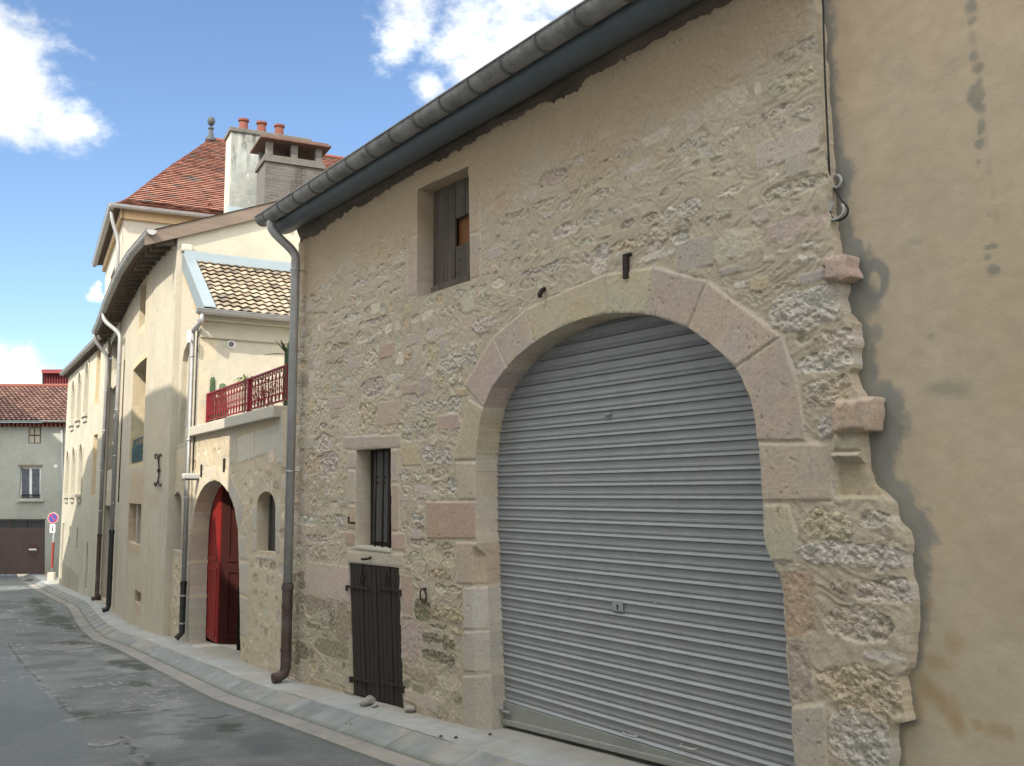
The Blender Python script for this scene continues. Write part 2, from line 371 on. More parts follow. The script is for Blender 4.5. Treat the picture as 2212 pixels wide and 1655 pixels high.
        a = s.AA-dd*ga/g; b = s.BB-dd*gb/g
        pos = s.fac.at(a.ravel(), b.ravel(), s.H.ravel()); idx = np.arange(nb*na).reshape(nb, na)
        fi, fj = np.nonzero(f)
        quads = np.stack([idx[fi, fj], idx[fi, fj+1], idx[fi+1, fj+1], idx[fi+1, fj]], 1); fp = s.part[fi, fj]
        # reveals: boundary edges pushed back into the wall
        ed = []
        F = np.zeros((nb+1, na+1), bool); F[1:-1, 1:-1] = f
        hz = F[:-1, 1:-1] != F[1:, 1:-1]; ei, ej = np.nonzero(hz)      # edges along a at row i
        k = (ei > 0) & (ei < nb-1); ei, ej = ei[k], ej[k]; ed.append(np.stack([idx[ei, ej], idx[ei, ej+1]], 1))
        vt = F[1:-1, :-1] != F[1:-1, 1:]; ei, ej = np.nonzero(vt)
        k = (ej > 0) & (ej < na-1); ei, ej = ei[k], ej[k]; ed.append(np.stack([idx[ei, ej], idx[ei+1, ej]], 1))
        ed = np.concatenate(ed); dep = np.maximum(s.dep.ravel()[ed[:, 0]], s.dep.ravel()[ed[:, 1]])
        ar, br, hr = a.ravel(), b.ravel(), s.H.ravel(); N0 = nb*na; C = s.C.reshape(-1, 3); R = s.R.ravel()
        vs = [pos]; cs = [C]; rs = [R]; qs = [quads]; ps = [fp]; off = N0; n = len(ed)
        if n:
            rows = []
            for t in (0, .34, .67, 1):
                for e in (0, 1):
                    i = ed[:, e]; wob = .004*(fbm(ar[i]*20+t*9, br[i]*20, 2, 77)-.5)
                    vs.append(s.fac.at(ar[i], br[i], hr[i]-dep*t+wob*0)); sh = (.9+.25*fbm(ar[i]*10+t*3, br[i]*10+t*2, 3, 78))[:, None]
                    cs.append(C[i]*sh); rs.append(R[i]*.5); rows.append(np.arange(n)+off); off += n
            for t in range(3):
                qs.append(np.stack([rows[2*t], rows[2*t+1], rows[2*t+3], rows[2*t+2]], 1)); ps.append(s.part.ravel()[ed[:, 0]])
        V = np.concatenate(vs); CC = np.concatenate(cs); RR = np.concatenate(rs); Q = np.concatenate(qs); PP = np.concatenate(ps)
        o0 = parent_loc(parent); res = {}
        for pid, (name, material) in parts.items():
            q = Q[PP == pid]
            if len(q) == 0: continue
            u, inv = np.unique(q, return_inverse=True); inv = inv.reshape(-1, 4)
            me = bpy.data.meshes.new(name); me.vertices.add(len(u)); me.vertices.foreach_set('co', (V[u]-o0).astype(np.float32).ravel())
            me.loops.add(inv.size); me.loops.foreach_set('vertex_index', inv.astype(np.int32).ravel())
            me.polygons.add(len(inv)); me.polygons.foreach_set('loop_start', np.arange(0, inv.size, 4, dtype=np.int32))
            me.update(calc_edges=True)
            ca = me.color_attributes.new('Col', 'FLOAT_COLOR', 'POINT'); c4 = np.ones((len(u), 4), np.float32); c4[:, :3] = np.clip(CC[u], .005, .9); ca.data.foreach_set('color', c4.ravel())
            rg = me.attributes.new('Rgh', 'FLOAT', 'POINT'); rg.data.foreach_set('value', RR[u].astype(np.float32))
            me.polygons.foreach_set('use_smooth', np.full(len(inv), smooth)); me.update()
            res[pid] = link(name, me, material, parent)
        return res
rnd = random.Random(3)
def blockpoly(a0, a1, z0, z1, kind, r=rnd):
    ca, cz, ha, hz = (a0+a1)/2, (z0+z1)/2, abs(a1-a0)/2, abs(z1-z0)/2
    if kind == 0:
        j = lambda: r.uniform(-.06, .06)
        return [(ca-ha*(1+j()), cz-hz*(1+j())), (ca+ha*(1+j()), cz-hz*(1+j())), (ca+ha*(1+j()), cz+hz*(1+j())), (ca-ha*(1+j()), cz+hz*(1+j()))]
    p = 4.5 if kind == 1 else 3.2; n = 11; ph = r.uniform(0, 6.28); out = []
    for k in range(n):
        t = ph+2*math.pi*k/n; c, s_ = math.cos(t), math.sin(t)
        q = (abs(c)**p+abs(s_)**p)**(-1/p)*r.uniform(.84, 1.06); out.append((ca+ha*q*c, cz+hz*q*s_))
    return out
PAL = dict(p=(.455, .385, .325), P=(.445, .35, .285), t=(.46, .39, .295), y=(.465, .395, .265), o=(.465, .375, .245), g=(.465, .42, .35), w=(.54, .48, .385), b=(.33, .265, .19), d=(.235, .205, .14))
def jit(c, k=.08, r=rnd):
    f = 1+r.uniform(-k, k); return tuple(x*f*(1+r.uniform(-k, k)*.35) for x in c)
def rubble(hw, zone, a0, a1, z0, z1, r):
    z = z0; row = 0
    while z < z1:
        hrow = r.uniform(.85, 1.15); a = a0+r.uniform(0, .2); zz = z
        zn0 = zone((a0+a1)/2, z); hh = r.uniform(*zn0['h'])*hrow
        while a < a1:
            zn = zone(a, z+hh/2); w = r.uniform(*zn['w']); g = r.uniform(*zn['gap'])
            h2 = hh*r.uniform(.72, 1.05)
            if r.random() < zn['dens']:
                kind = r.choices((0, 1, 2), zn['kinds'])[0]; c = jit(PAL[r.choice(zn['pal'])], .12, r)
                cz = z+hh/2+r.uniform(-.015, .015)+zn.get('tilt', 0)*math.sin(a*3)
                P = blockpoly(a, a+w, cz-h2/2, cz+h2/2, kind, r)
                t = r.uniform(-.12, .12)*(kind > 0); ca, cc = a+w/2, cz
                P = [(ca+(x-ca)*math.cos(t)-(y-cc)*math.sin(t), cc+(x-ca)*math.sin(t)+(y-cc)*math.cos(t)) for x, y in P]
                ro = r.uniform(*zn['rough'])*(0.12 if kind == 0 else .6 if kind == 1 else 1)
                c = tuple(x*zn.get('fade', 1)+m*(1-zn.get('fade', 1)) for x, m in zip(c, zn['mortar']))
                hw.stamp(P, c, (.004 if kind == 0 else r.uniform(-.009, .008)), ro, edge=.008, warp=.3 if kind == 0 else .9, test=.18)
            a += w+g
        z += hh+r.uniform(*zn0['gap'])*.7; row += 1

# ------------------------------------------------------------------ the street lines (plan of the right-hand facades)
FB = Facade([(4.5, -8), (4.5, 11.24)], a0=-8)
FD = Facade([(4.53, 11.24), (4.53+.074*6.9, 11.24+.99726*6.9)])
FC = Facade([(4.93, 18.12), (5.04, 19.9), (5.27, 21.93), (5.69, 24.86), (6.27, 28.62), (6.52, 30.4)])
FF = Facade([(6.42, 30.45), (7.28, 41.2)])
WALLLINE = np.array([(4.5, -30), (4.5, 11.24), (5.0, 18.1), (5.04, 19.9), (5.27, 21.93), (5.69, 24.86), (6.27, 28.62), (6.5, 30.4), (7.28, 41.2), (7.9, 49), (9, 60)])
def wx(y): return np.interp(y, WALLLINE[:, 1], WALLLINE[:, 0])
def zpav(y): return EZ+np.interp(y, [-30, 0, 25, 41, 48, 80], [-.06, -1.56, -2.81, -3.36, -3.50, -3.55])

# ------------------------------------------------------------------ THE STONE BARN
barn = thing('stone_barn', 'old rubble stone barn with a big round arch and grey roller shutter', 'barn', (4.5, 7.0, float(zpav(7.0))))
MORTAR = (.455, .386, .288)
hb = HW(FB, np.arange(2.93, 11.241, .0092), np.arange(-.75, 4.98, .0092), MORTAR, seed=1, relief=.025)
# openings
gL = [(1031, 1640), (1031, 1569), (1028, 1460), (1024, 1360), (1021, 1267), (1020, 1185)]
gT = [(1029, 1150), (1029, 1085), (1029, 994), (1036, 924), (1045, 880.6), (1063.6, 836.7), (1096.5, 792.7), (1118.5, 769), (1155, 739.6), (1190, 718), (1224.7, 701),
      (1265, 686.5), (1312.6, 677), (1367.5, 675.5), (1411.5, 681), (1448, 693.8), (1492, 710), (1532, 737.8), (1569, 770.7), (1602, 811), (1624, 862), (1635, 917),
      (1642, 997.8), (1647.7, 1085), (1649.5, 1142), (1657, 1179), (1671.5, 1215)]
gR = [(1690, 1234), (1701, 1373), (1708, 1483), (1713.6, 1549), (1719, 1655), (1727, 1830)]
garage = [(a-.10, z) for a, z in FB.poly(gL)]+FB.poly(gT)+[(a+.045, z) for a, z in FB.poly(gR)]
hatch = FB.poly([(902, 409), (1012, 359), (1015.8, 606), (901, 643)])
barred = FB.poly([(768.7, 972), (844, 967), (845.5, 1188.5), (768, 1178)])
cellar = FB.poly([(752, 1215), (862, 1226.6), (872, 1540), (762, 1510)])
for p, d in ((garage, .24), (hatch, .19), (barred, .20), (cellar, .04)): hb.hole(p, d)
ragged = [(1740, -420), (1748, -120), (1757, 0), (1760, 40), (1770, 163), (1778, 250), (1783, 330), (1785, 420), (1789.6, 486), (1801, 533), (1803, 556), (1838, 554), (1851, 598), (1817, 609), (1813, 643),
          (1815, 674), (1838, 697), (1844, 740), (1842, 795), (1833, 807), (1856, 858), (1888, 860), (1890, 932), (1856, 938), (1860, 980), (1872, 1046), (1891, 1062), (1915, 1085),
          (1920, 1105), (1926, 1130), (1950, 1148), (1957, 1174), (1951, 1198), (1958, 1247), (1964, 1295), (1969, 1334), (1963, 1393), (1955, 1445), (1938, 1462), (1957, 1559), (1919, 1566), (1921, 1650), (1922, 1900)]
rag0 = FB.poly(ragged); rj = random.Random(8); rag = []
for p_, q_ in zip(rag0[:-1], rag0[1:]):
    n_ = max(1, int(math.hypot(q_[0]-p_[0], q_[1]-p_[1])/.06)); rag += [(lin(p_[0], q_[0], i/n_)+rj.uniform(-.012, .012)*(i > 0), lin(p_[1], q_[1], i/n_)) for i in range(n_)]
rag.append(rag0[-1]); rag_out = rag+[(1.5, rag[-1][1]), (1.5, rag[0][1])]
hb.hole(rag_out, .12, .03)
topl = [(560, 560), (647.7, 525), (693.8, 501), (760, 452.6), (790, 440), (821, 422), (874, 386.7), (918, 360), (960, 342), (1006, 316), (1045, 281), (1067, 272), (1120, 250), (1130, 238), (1190, 215), (1217, 211), (1260, 193),
        (1265, 167), (1348.5, 112), (1380, 98), (1414, 75), (1512, 26), (1550, 0), (1700, -95), (1900, -250)]
tp = FB.poly(topl); hb.hole(tp+[(2, 7), (12.5, 7)], .05, .10)
# arch, jamb and window stones measured one by one
def vs(pts, c, part=1, proud=.010, rough=.0015, edge=.008, shrink=.004, k=.03):
    hb.stamp(FB.poly(pts), (.51, .44, .345), -.001, .0012, edge=.012, warp=.3, part=0, shrink=-.016)
    hb.stamp(FB.poly(pts), jit(c, k), proud, rough, edge=edge, warp=.10, part=part, shrink=shrink)
PK, TN, YL, BR = (.45, .37, .305), (.46, .39, .295), (.465, .395, .275), (.40, .30, .215)
GREY = (.46, .41, .34)
hw_ring = FB.poly([(975, 1000), (1000, 850), (1062, 722), (1135, 662), (1220, 622), (1311, 585), (1415, 571), (1532, 600), (1690, 722), (1748, 956)])
for q, c in [([(1029, 994), (1045, 881), (1012, 862), (979, 996)], (.46, .385, .265)), ([(1045, 881), (1096, 793), (1067, 727), (1003, 833)], (.445, .35, .29)),
             ([(1096, 793), (1155, 740), (1137, 668), (1067, 727)], PK), ([(1155, 740), (1225, 701), (1221, 628), (1137, 668)], (.465, .395, .285)),
             ([(1225, 701), (1313, 677), (1311, 591), (1221, 628)], YL), ([(1313, 677), (1400, 678), (1413, 577), (1311, 591)], (.47, .405, .285)),
             ([(1400, 678), (1488, 708), (1529, 606), (1413, 577)], (.445, .355, .295)), ([(1488, 708), (1591, 794), (1690, 727), (1529, 606)], (.455, .37, .30)),
             ([(1591, 794), (1638, 954), (1741, 954), (1723, 818), (1690, 727)], (.445, .36, .285)),
             ([(1639, 957), (1649, 1085), (1800, 1083), (1793, 957)], (.455, .37, .285)), ([(1649, 1088), (1652, 1213), (1716, 1216), (1722, 1150), (1704, 1088)], (.445, .385, .28)),
             ([(985, 998), (1029, 998), (1029, 1080), (990, 1080)], TN), ([(920, 1083), (1029, 1083), (1029, 1165), (922, 1165)], (.42, .305, .23)),
             ([(984, 1170), (1040, 1171), (1042, 1264), (986, 1262)], (.43, .345, .265)),
             ([(1000, 1268), (1058, 1268), (1060, 1362), (1001, 1360)], GREY), ([(999, 1364), (1060, 1364), (1062, 1455), (1001, 1452)], (.44, .385, .32)), ([(1000, 1459), (1062, 1460), (1066, 1620), (1001, 1600)], (.44, .39, .325)),
             ([(1706, 1527), (1782, 1520), (1790, 1760), (1716, 1760)], (.44, .40, .33))]:
    vs(q, c)
hb.stamp(FB.poly([(1687, 1232), (1766, 1228), (1772, 1376), (1696, 1378)]), BR, .0, .011, warp=.3, part=1)
hb.stamp(FB.poly([(1698, 1384), (1752, 1380), (1756, 1512), (1706, 1516)]), (.36, .30, .25), .0, .011, warp=.3, part=1)
# hatch surround, barred window surround, sill over the cellar door
for q, c, pt in [([(893, 368), (1036, 300), (1036, 345), (1014, 358), (902, 407), (893, 412)], (.46, .35, .23), 2), ([(884, 425), (902, 412), (902, 508), (884, 512)], (.44, .34, .285), 2), ([(880, 514), (902, 511), (901, 640), (881, 641)], (.43, .345, .28), 2),
                 ([(1014, 362), (1036, 352), (1036, 500), (1015, 505)], (.45, .36, .27), 2), ([(1015, 508), (1038, 503), (1038, 598), (1016, 604)], (.44, .36, .29), 2),
                 ([(744, 943), (865, 938), (866, 967), (752, 972), (744, 970)], (.44, .37, .30), 3), ([(753, 975), (768, 975), (768, 1012), (753, 1012)], PK, 3), ([(752, 1015), (768, 1015), (768, 1088), (752, 1087)], (.45, .38, .30), 3),
                 ([(752, 1091), (768, 1091), (768, 1145), (750, 1143)], (.45, .36, .25), 3), ([(747, 1148), (767, 1149), (767, 1180), (747, 1178)], (.42, .31, .245), 3),
                 ([(845, 970), (860, 970), (860, 1042), (845, 1043)], PK, 3), ([(846, 1046), (862, 1046), (862, 1147), (846, 1148)], (.43, .34, .265), 3), ([(846, 1151), (876, 1151), (876, 1190), (846, 1189)], (.43, .32, .265), 3),
                 ([(751, 1190), (871, 1196), (871, 1226), (751, 1215)], (.45, .40, .32), 3)]:
    vs(q, c, pt, proud=.006)
hb.stamp(FB.poly([(866, 1243), (890, 1243), (894, 1330), (869, 1330)]), (.42, .315, .255), .004, .004, warp=.3)
# blocks that stand past the ragged end, and the bit of carved string course
hb.stamp(FB.poly([(1783, 560), (1838, 546), (1885, 596), (1883, 612), (1783, 609)]), jit(PAL['P']), .06, .004, warp=.25)
hb.stamp(FB.poly([(1806, 866), (1925, 850), (1925, 945), (1806, 938)]), (.43, .33, .25), .055, .005, warp=.25)
hb.stamp(FB.poly([(1798, 940), (1900, 940), (1900, 974), (1798, 976)]), (.46, .40, .29), .012, .002, warp=.1)
hb.stamp(FB.poly([(1798, 977), (1900, 974), (1900, 990), (1798, 993)]), (.47, .41, .31), .035, .001, warp=.05)
hb.stamp(FB.poly([(1803, 996), (1900, 994), (1900, 1078), (1804, 1076)]), (.43, .36, .25), -.03, .002, warp=.1)
ZT = {'1': (1180, 900), '2': (1180, 1400), '3': (1180, 1900), '4': (1180, 2250), '5': (1900, 500), '6': (2600, 100), '7': (2600, 600)}
STONES = {
 '1': "600 1430 770 1600 p0;935 1300 1100 1480 P0;1240 1180 1390 1340 p0;1445 1110 1640 1270 p1;1690 1040 1950 1210 P1;1980 1000 2207 1200 p2;780 1390 910 1560 w2;1200 870 1290 1000 o0;340 1460 500 1560 b2;360 1060 500 1160 g2;540 960 710 1080 g2;810 1000 1010 1100 p2;430 900 600 990 g2;180 950 260 1030 o2;280 950 370 1030 t2;550 740 690 830 t2;610 590 780 700 g2;760 770 890 880 g2;610 470 720 560 w2;890 500 990 600 g2;1100 430 1200 520 t2;1090 560 1170 640 g2;930 620 1040 710 t2;620 250 750 350 g1;970 130 1020 195 w1;875 170 935 225 P0;455 260 505 305 P0;1140 250 1225 340 g2;1010 310 1110 400 t2;1040 680 1165 780 g2;275 630 380 730 g2;200 770 340 860 g2;690 1220 860 1330 w2;420 1280 600 1400 b2;1570 1420 1850 1640 g2;1670 1300 1850 1370 w1;1860 1310 1990 1420 g2",
 '2': "930 560 1150 830 P0;710 590 885 860 o2;500 660 700 930 t1;400 500 555 660 p0;215 540 360 710 t2;750 310 955 530 P2;1180 370 1340 500 P0;1370 300 1500 490 p0;1220 120 1305 310 p0;1020 250 1200 360 g1;530 280 690 440 t1;60 950 220 1100 t0;240 930 410 1100 p2;120 1170 265 1370 o2;290 1140 460 1370 p2;1590 710 1800 880 P0;1300 750 1510 890 t2;1320 540 1660 700 g2;1690 510 1830 690 g2;1190 1060 1380 1270 y0;1410 1060 1530 1250 p2;1560 1080 1710 1250 g2;1490 930 1560 1040 t1;1190 920 1290 1020 g2;1165 1320 1260 1440 g2;1460 1310 1660 1420 t2;1330 1480 1510 1600 p1;1540 1470 1660 1590 t2;1690 1440 1770 1580 g2;1200 1490 1290 1600 t2;40 280 150 420 b2",
 '3': "125 960 590 1390 P0;120 780 200 920 p2;225 790 350 930 t2;360 770 500 940 t1;140 660 350 750 p2;365 680 550 760 t1;1205 260 1350 370 P0;1270 850 1400 930 t2;1450 850 1610 980 t1;1490 1040 1700 1150 o2;1280 990 1430 1080 t1;1640 870 1740 1000 t2;1570 760 1720 840 b2;1270 710 1530 800 t2;1320 1150 1390 1300 t2;1400 1160 1550 1340 t1;1560 1200 1650 1300 t2;1670 1220 1800 1310 t2;80 450 240 560 g2;300 450 420 560 t2;430 440 540 560 g2;1180 520 1250 610 t2;1290 430 1400 520 g2;1340 530 1420 600 b2;40 1160 110 1260 d2",
 '4': "70 360 400 540 b1;130 650 280 750 d1;455 460 605 880 b1;235 810 580 1090 d1;330 1180 540 1370 t0;20 880 140 1080 d2;160 950 210 1060 d1;390 520 440 720 d2;280 530 310 700 g2;325 540 372 620 t2;1325 410 1490 650 d2;1510 480 1590 630 b2;1620 480 1830 670 o2;1410 770 1610 900 d2;1640 790 1690 960 d2;1700 850 1765 960 d2;1430 950 1670 1130 d2;1695 1030 1765 1160 d2;1710 710 1850 800 o2;1520 670 1670 750 d2;1590 1190 1830 1450 t1;1250 1150 1560 1360 b1;1180 640 1390 1090 P1;1220 1400 1560 1640 p0",
 '5': "735 450 985 730 P2;870 200 1040 340 o1;400 760 470 850 w1;540 650 690 860 p1;1110 590 1370 760 t2;1280 370 1530 490 t2;1560 160 1780 370 g2;1680 370 1920 570 g1;1280 235 1490 310 b1;1120 100 1190 235 p1;1360 20 1500 200 p0;1860 20 2150 240 g1;1830 530 2030 680 g1;1270 700 1500 830 g2;660 800 900 930 t2;770 940 910 1040 g2;280 940 570 1120 t2;580 1160 700 1310 t2;870 1060 1100 1270 g2;1190 950 1390 1140 g2;1480 870 1630 1030 g2;1690 820 1890 930 t2;1840 960 2010 1100 t2;1950 1150 2170 1290 t2;1500 1250 1760 1420 o2;1320 1310 1480 1510 g2;1090 1370 1310 1570 t2;800 1470 1020 1630 t2;690 1360 840 1440 w1;340 1260 510 1380 g2;150 1340 270 1500 p0;140 1520 350 1630 t2;550 1550 740 1680 P2;1110 1210 1340 1350 w2;1610 1040 1740 1170 t2;1800 1190 1890 1330 t2;110 860 230 970 t1;1050 340 1200 450 g2;1420 490 1620 590 g2;1840 1370 2200 1510 w1",
 '6': "875 330 1210 590 p0;60 290 270 430 o1;1440 170 1790 380 t2;1310 540 1540 780 t2;1540 440 1800 710 y2;610 650 1060 1080 t1;380 890 560 1190 p1;1070 980 1300 1130 t2;1300 840 1590 1010 t2;1180 1110 1850 1580 p0;810 1120 970 1230 w1;920 1300 1070 1420 w1;200 1250 610 1400 g2;660 1390 790 1490 w0;440 1470 590 1620 g2;200 1540 350 1630 g2;690 1550 1000 1690 t2;1160 620 1220 780 w1;280 590 640 810 p1;780 190 900 330 o2",
 '7': "640 180 1000 370 g2;720 370 1040 530 w2;1310 250 1890 570 t2;580 640 880 810 g2;160 530 520 790 g2;300 770 460 920 b2;20 870 240 1010 b2;120 360 380 500 t2;1290 640 1910 1030 P1;730 810 1210 1240 t1;320 940 690 1340 p0;1090 530 1200 640 w0;1680 960 1920 1100 g2;1580 1090 1960 1300 w2;1630 1300 2000 1500 p0;1410 1060 1620 1150 g1;1250 1150 1370 1250 p0;770 1250 1020 1400 p0;1100 1390 1310 1560 y0;1340 1400 1570 1570 t2;920 1440 1050 1550 w0;1400 1260 1530 1340 t2",
 '8': "250 330 640 590 g2;510 570 700 700 t2;420 690 700 820 w2;590 830 700 960 o2;430 860 580 1020 t2;510 1060 600 1160 g2",
 '9': "490 70 780 230 o2;510 260 1080 430 g2;820 490 1140 650 g2;650 490 770 610 b2;650 650 1000 890 t2;640 1020 1100 1350 o2;660 1320 1010 1680 g2;870 930 1110 1030 w1;850 80 1020 160 g2"}
ZT['8'] = (2900, 900); ZT['9'] = (2900, 2000); ZS = {'8': .7253, '9': .6434}
S2D = 2212/4096
for zk, st in STONES.items():
    sc = ZS.get(zk, .3625); ox, oy = ZT[zk]
    for it in st.split(';'):
        x0, y0, x1, y1, k = it.split(); x0, y0, x1, y1 = [float(q) for q in (x0, y0, x1, y1)]
        u0, u1 = (ox+x0*sc)*S2D, (ox+x1*sc)*S2D; v0, v1 = (oy+y0*sc)*S2D, (oy+y1*sc)*S2D
        um, vm = (u0+u1)/2, (v0+v1)/2; cut = min(abs((vm-1067)/(um+363))*(u1-u0), .42*(v1-v0))/2-.03*(v1-v0)
        zt, zb = FB.px(um, v0+cut)[1], FB.px(um, v1-cut)[1]; aa, ab = FB.px(u0, vm)[0], FB.px(u1, vm)[0]
        kd = int(k[1]); ro = (.002, .009, .026)[kd]
        c = jit(PAL[k[0]], .10)
        if kd and zk not in '34': c = tuple(.72*x+.28*m for x, m in zip(c, (.53, .465, .385)))
        gx = (.03, .10, .16)[kd]*abs(ab-aa); gz_ = (.02, .08, .13)[kd]*abs(zt-zb); aa, ab = min(aa, ab)-gx, max(aa, ab)+gx; zb -= gz_; zt += gz_
        hb.stamp(blockpoly(min(aa, ab), max(aa, ab), zb, zt, kd), c, (.005, .001, rnd.uniform(-.007, .008))[kd], ro, edge=(.008, .008, .010)[kd], warp=(.25, .6, .9)[kd], test=.5, crisp=zk in '34')
def bzone(a, z):
    r = z-EZ
    if r > 2.35-.12*math.sin(a*2.1): return dict(dens=.6, w=(.10, .24), h=(.09, .16), gap=(.08, .22), kinds=(.2, .5, .3), pal='otpt', rough=(.004, .012), mortar=(.455, .355, .245), fade=.5)
    if a < 7 and r > 1.0: return dict(dens=.8, w=(.09, .24), h=(.08, .16), gap=(.02, .06), kinds=(.15, .35, .5), pal='ggttwp', rough=(.012, .026), mortar=MORTAR, fade=.75)
    if r > .1: return dict(dens=.97, w=(.08, .24), h=(.08, .155), gap=(.012, .04), kinds=(.18, .27, .55), pal='ggtttwpo', rough=(.012, .026), mortar=MORTAR, fade=.85)
    if r > -.8: return dict(dens=.97, w=(.08, .24), h=(.08, .155), gap=(.012, .04), kinds=(.18, .30, .52), pal='ttttppgo', rough=(.010, .024), mortar=MORTAR)
    return dict(dens=.95, w=(.08, .26), h=(.09, .18), gap=(.015, .045), kinds=(.15, .40, .45), pal='ddbtto', rough=(.010, .020), mortar=(.42, .36, .26))
rubble(hb, bzone, 2.93, 11.24, -.75, 4.9, random.Random(11))
# ochre lime wash under the eave, fading sky light painted into the darker foot
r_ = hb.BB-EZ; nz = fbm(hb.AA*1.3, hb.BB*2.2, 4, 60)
hb.tint(sstep(2.2, 2.75, r_+(nz-.5)*1.0)*(hb.AA > 3.6), (.46, .348, .23), .78)
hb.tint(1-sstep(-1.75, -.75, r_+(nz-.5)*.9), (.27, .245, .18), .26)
dr_ = polysdf(hb.AA, hb.BB, rag_out)+.02*(fbm(hb.AA*22, hb.BB*22, 4, 45)-.5)*2; hb.H -= np.where(hb.AA < 4.6, np.clip(.03-np.maximum(dr_, 0), 0, .03)**2*9*(.4+1.2*hb.n1), 0)
# octagonal chamfers at the foot of the arch
zl, zr = FB.px(1022, 1178)[1], FB.px(1680, 1224)[1]
for sgn, w, k, zc in ((1, .10, 1.0, zl), (-1, .045, 1.0, zr)):
    m = ((hb.AA-5.4)*sgn > 0) & (np.abs(hb.AA-5.4) < 2.6); d = polysdf(hb.AA, hb.BB, garage) if sgn == 1 else d
    hb.H -= np.where(m & (d > -.02), np.clip(w-np.maximum(d, 0), 0, w)*k*(1-sstep(zc-.10, zc, hb.BB)), 0)
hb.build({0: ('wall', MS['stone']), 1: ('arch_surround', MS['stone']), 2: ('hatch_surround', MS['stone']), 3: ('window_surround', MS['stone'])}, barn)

def P3(fac, u, v, h=0.):
    a, z = fac.px(u, v, h); return fac.at(a, z, h)
# roller shutter
HS = -.22
a_lo, a_hi = 3.55, 7.45; z_bot = float(zpav(5.3))+.05
top = EZ+1.35; pitch = .0925; m = MB(); prof = []
z = top
while z > z_bot+.14:
    prof += [(z, 0), (z-.036, 0), (z-.039, .0045), (z-.053, .0045), (z-.060, -.004), (z-.066, -.004), (z-.084, .016), (z-.087, .016), (z-.0875, -.012), (z-.0920, -.012)]; z -= pitch
zend = z
def strip(m, prof, a0, a1, h0):
    vs_, fs = [], []
    for z_, o in prof: vs_ += [FB.at(a0, z_, h0+o), FB.at(a1, z_, h0+o)]
    for i in range(len(prof)-1): fs.append((2*i, 2*i+1, 2*i+3, 2*i+2))
    m.add(vs_, fs)
strip(m, prof, a_lo, a_hi, HS)
shut = m.build('roller_shutter', MS['shutter'], barn)
# the bar runs with the ground slope a little: one straight rail below the slats
gz = lambda a: float(zpav(a))
m = MB(); m.prism([FB.at(a_lo, gz(a_lo)+.035, HS-.02), FB.at(a_hi, gz(a_hi)+.035, HS-.02), FB.at(a_hi, zend, HS-.02), FB.at(a_lo, zend, HS-.02)], (-.045, 0, 0))
m.prism([FB.at(a_lo, gz(a_lo)+.03, HS+.02), FB.at(a_hi, gz(a_hi)+.03, HS+.02), FB.at(a_hi, gz(a_hi)+.075, HS+.02), FB.at(a_lo, gz(a_lo)+.075, HS+.02)], (-.03, 0, 0))
m.build('bottom_rail', MS['rail_steel'], shut, bevel=.006)
m = MB()
for q in range(2):
    c = FB.at(4.86 if q else 5.43, gz(5.2)+.20-.03*(q == 0), HS+.02)
    m = MB(); m.tube([c+np.array([0, -.07, 0]), c+np.array([-.03, -.068, -.004]), c+np.array([-.04, -.05, -.008]), c+np.array([-.04, .05, -.008]), c+np.array([-.03, .068, -.004]), c+np.array([0, .07, 0])], .0075, 8)
    m.build('handle', MS['zinc'], shut, smooth=True)
a, z = FB.px(1337, 1309, HS); m = MB(); m.box(FB.at(a, z, HS+.014), (.006, .125, .075)); lp = m.build('lock_plate', MS['shutter'], shut, bevel=.004)
m = MB(); m.box(FB.at(a-.005, z-.01, HS+.0195), (.003, .010, .026)); m.lathe([(.008, 0), (.008, .003)], FB.at(a-.005, z+.004, HS+.018), 10, ax=((0, 1, 0), (0, 0, 1), (-1, 0, 0)))
m.build('keyhole', MS['dark'], lp)
a, z = FB.px(1316, 896, HS); m = MB(); m.box(FB.at(a, z, HS+.016), (.02, .07, .022)); m.build('catch', MS['zincpale'], shut, bevel=.006)
a, z = FB.px(1101, 1535, HS); m = MB(); c = FB.at(a, z, HS+.05); m.box(c, (.025, .13, .018)); m.lathe([(.03, -.009), (.03, .009), (.014, .009), (.014, -.009)], c+np.array([-.005, .05, .018]), 12); m.build('slide_bolt', MS['zinc'], shut, bevel=.003)
for u, v in [(1227, 1284), (1227, 1293), (1418, 1303), (1420, 1314)]:
    a, z = FB.px(u, v, HS); m = MB(); m.lathe([(.008, 0), (.006, .006)], FB.at(a, z, HS+.008), 8, ax=((0, 1, 0), (0, 0, 1), (-1, 0, 0))); m.build('rivet', MS['zinc'], shut)
m = MB(); m.box((4.9, 5.4, EZ+1.2), (.2, 3.9, .5)); m.build('shutter_box', MS['dark'], barn)
# loft hatch: weathered boards, a gap closed by a brown board, a timber sill
HH = -.17; hq = FB.poly([(925, 395), (1030, 335), (1033, 625), (925, 665)], HH); (aL, zT), (aR, _), _, (_, zB) = hq
zT = max(hq[0][1], hq[1][1]); zB = min(hq[2][1], hq[3][1])
seam = [FB.px(u, 500, HH)[0] for u in (936, 968, 984.5, 1006, 1022)]
h0, h1 = FB.px(1000, 467, HH)[1], FB.px(1000, 527, HH)[1]
hat = bpy.data.objects.new('loft_hatch', None); COL.objects.link(hat); hat.parent = barn
def board(a0, a1, z0, z1, h=HH, t=.025, m_=None, nm='plank', par=None, mt='oldwood'):
    b = MB(); b.prism([FB.at(a0-.002, z0, h), FB.at(a1+.002, z0, h), FB.at(a1+.002, z1, h), FB.at(a0-.002, z1, h)], (t, 0, 0)); return b.build(nm, MS[mt], par, bevel=.003)
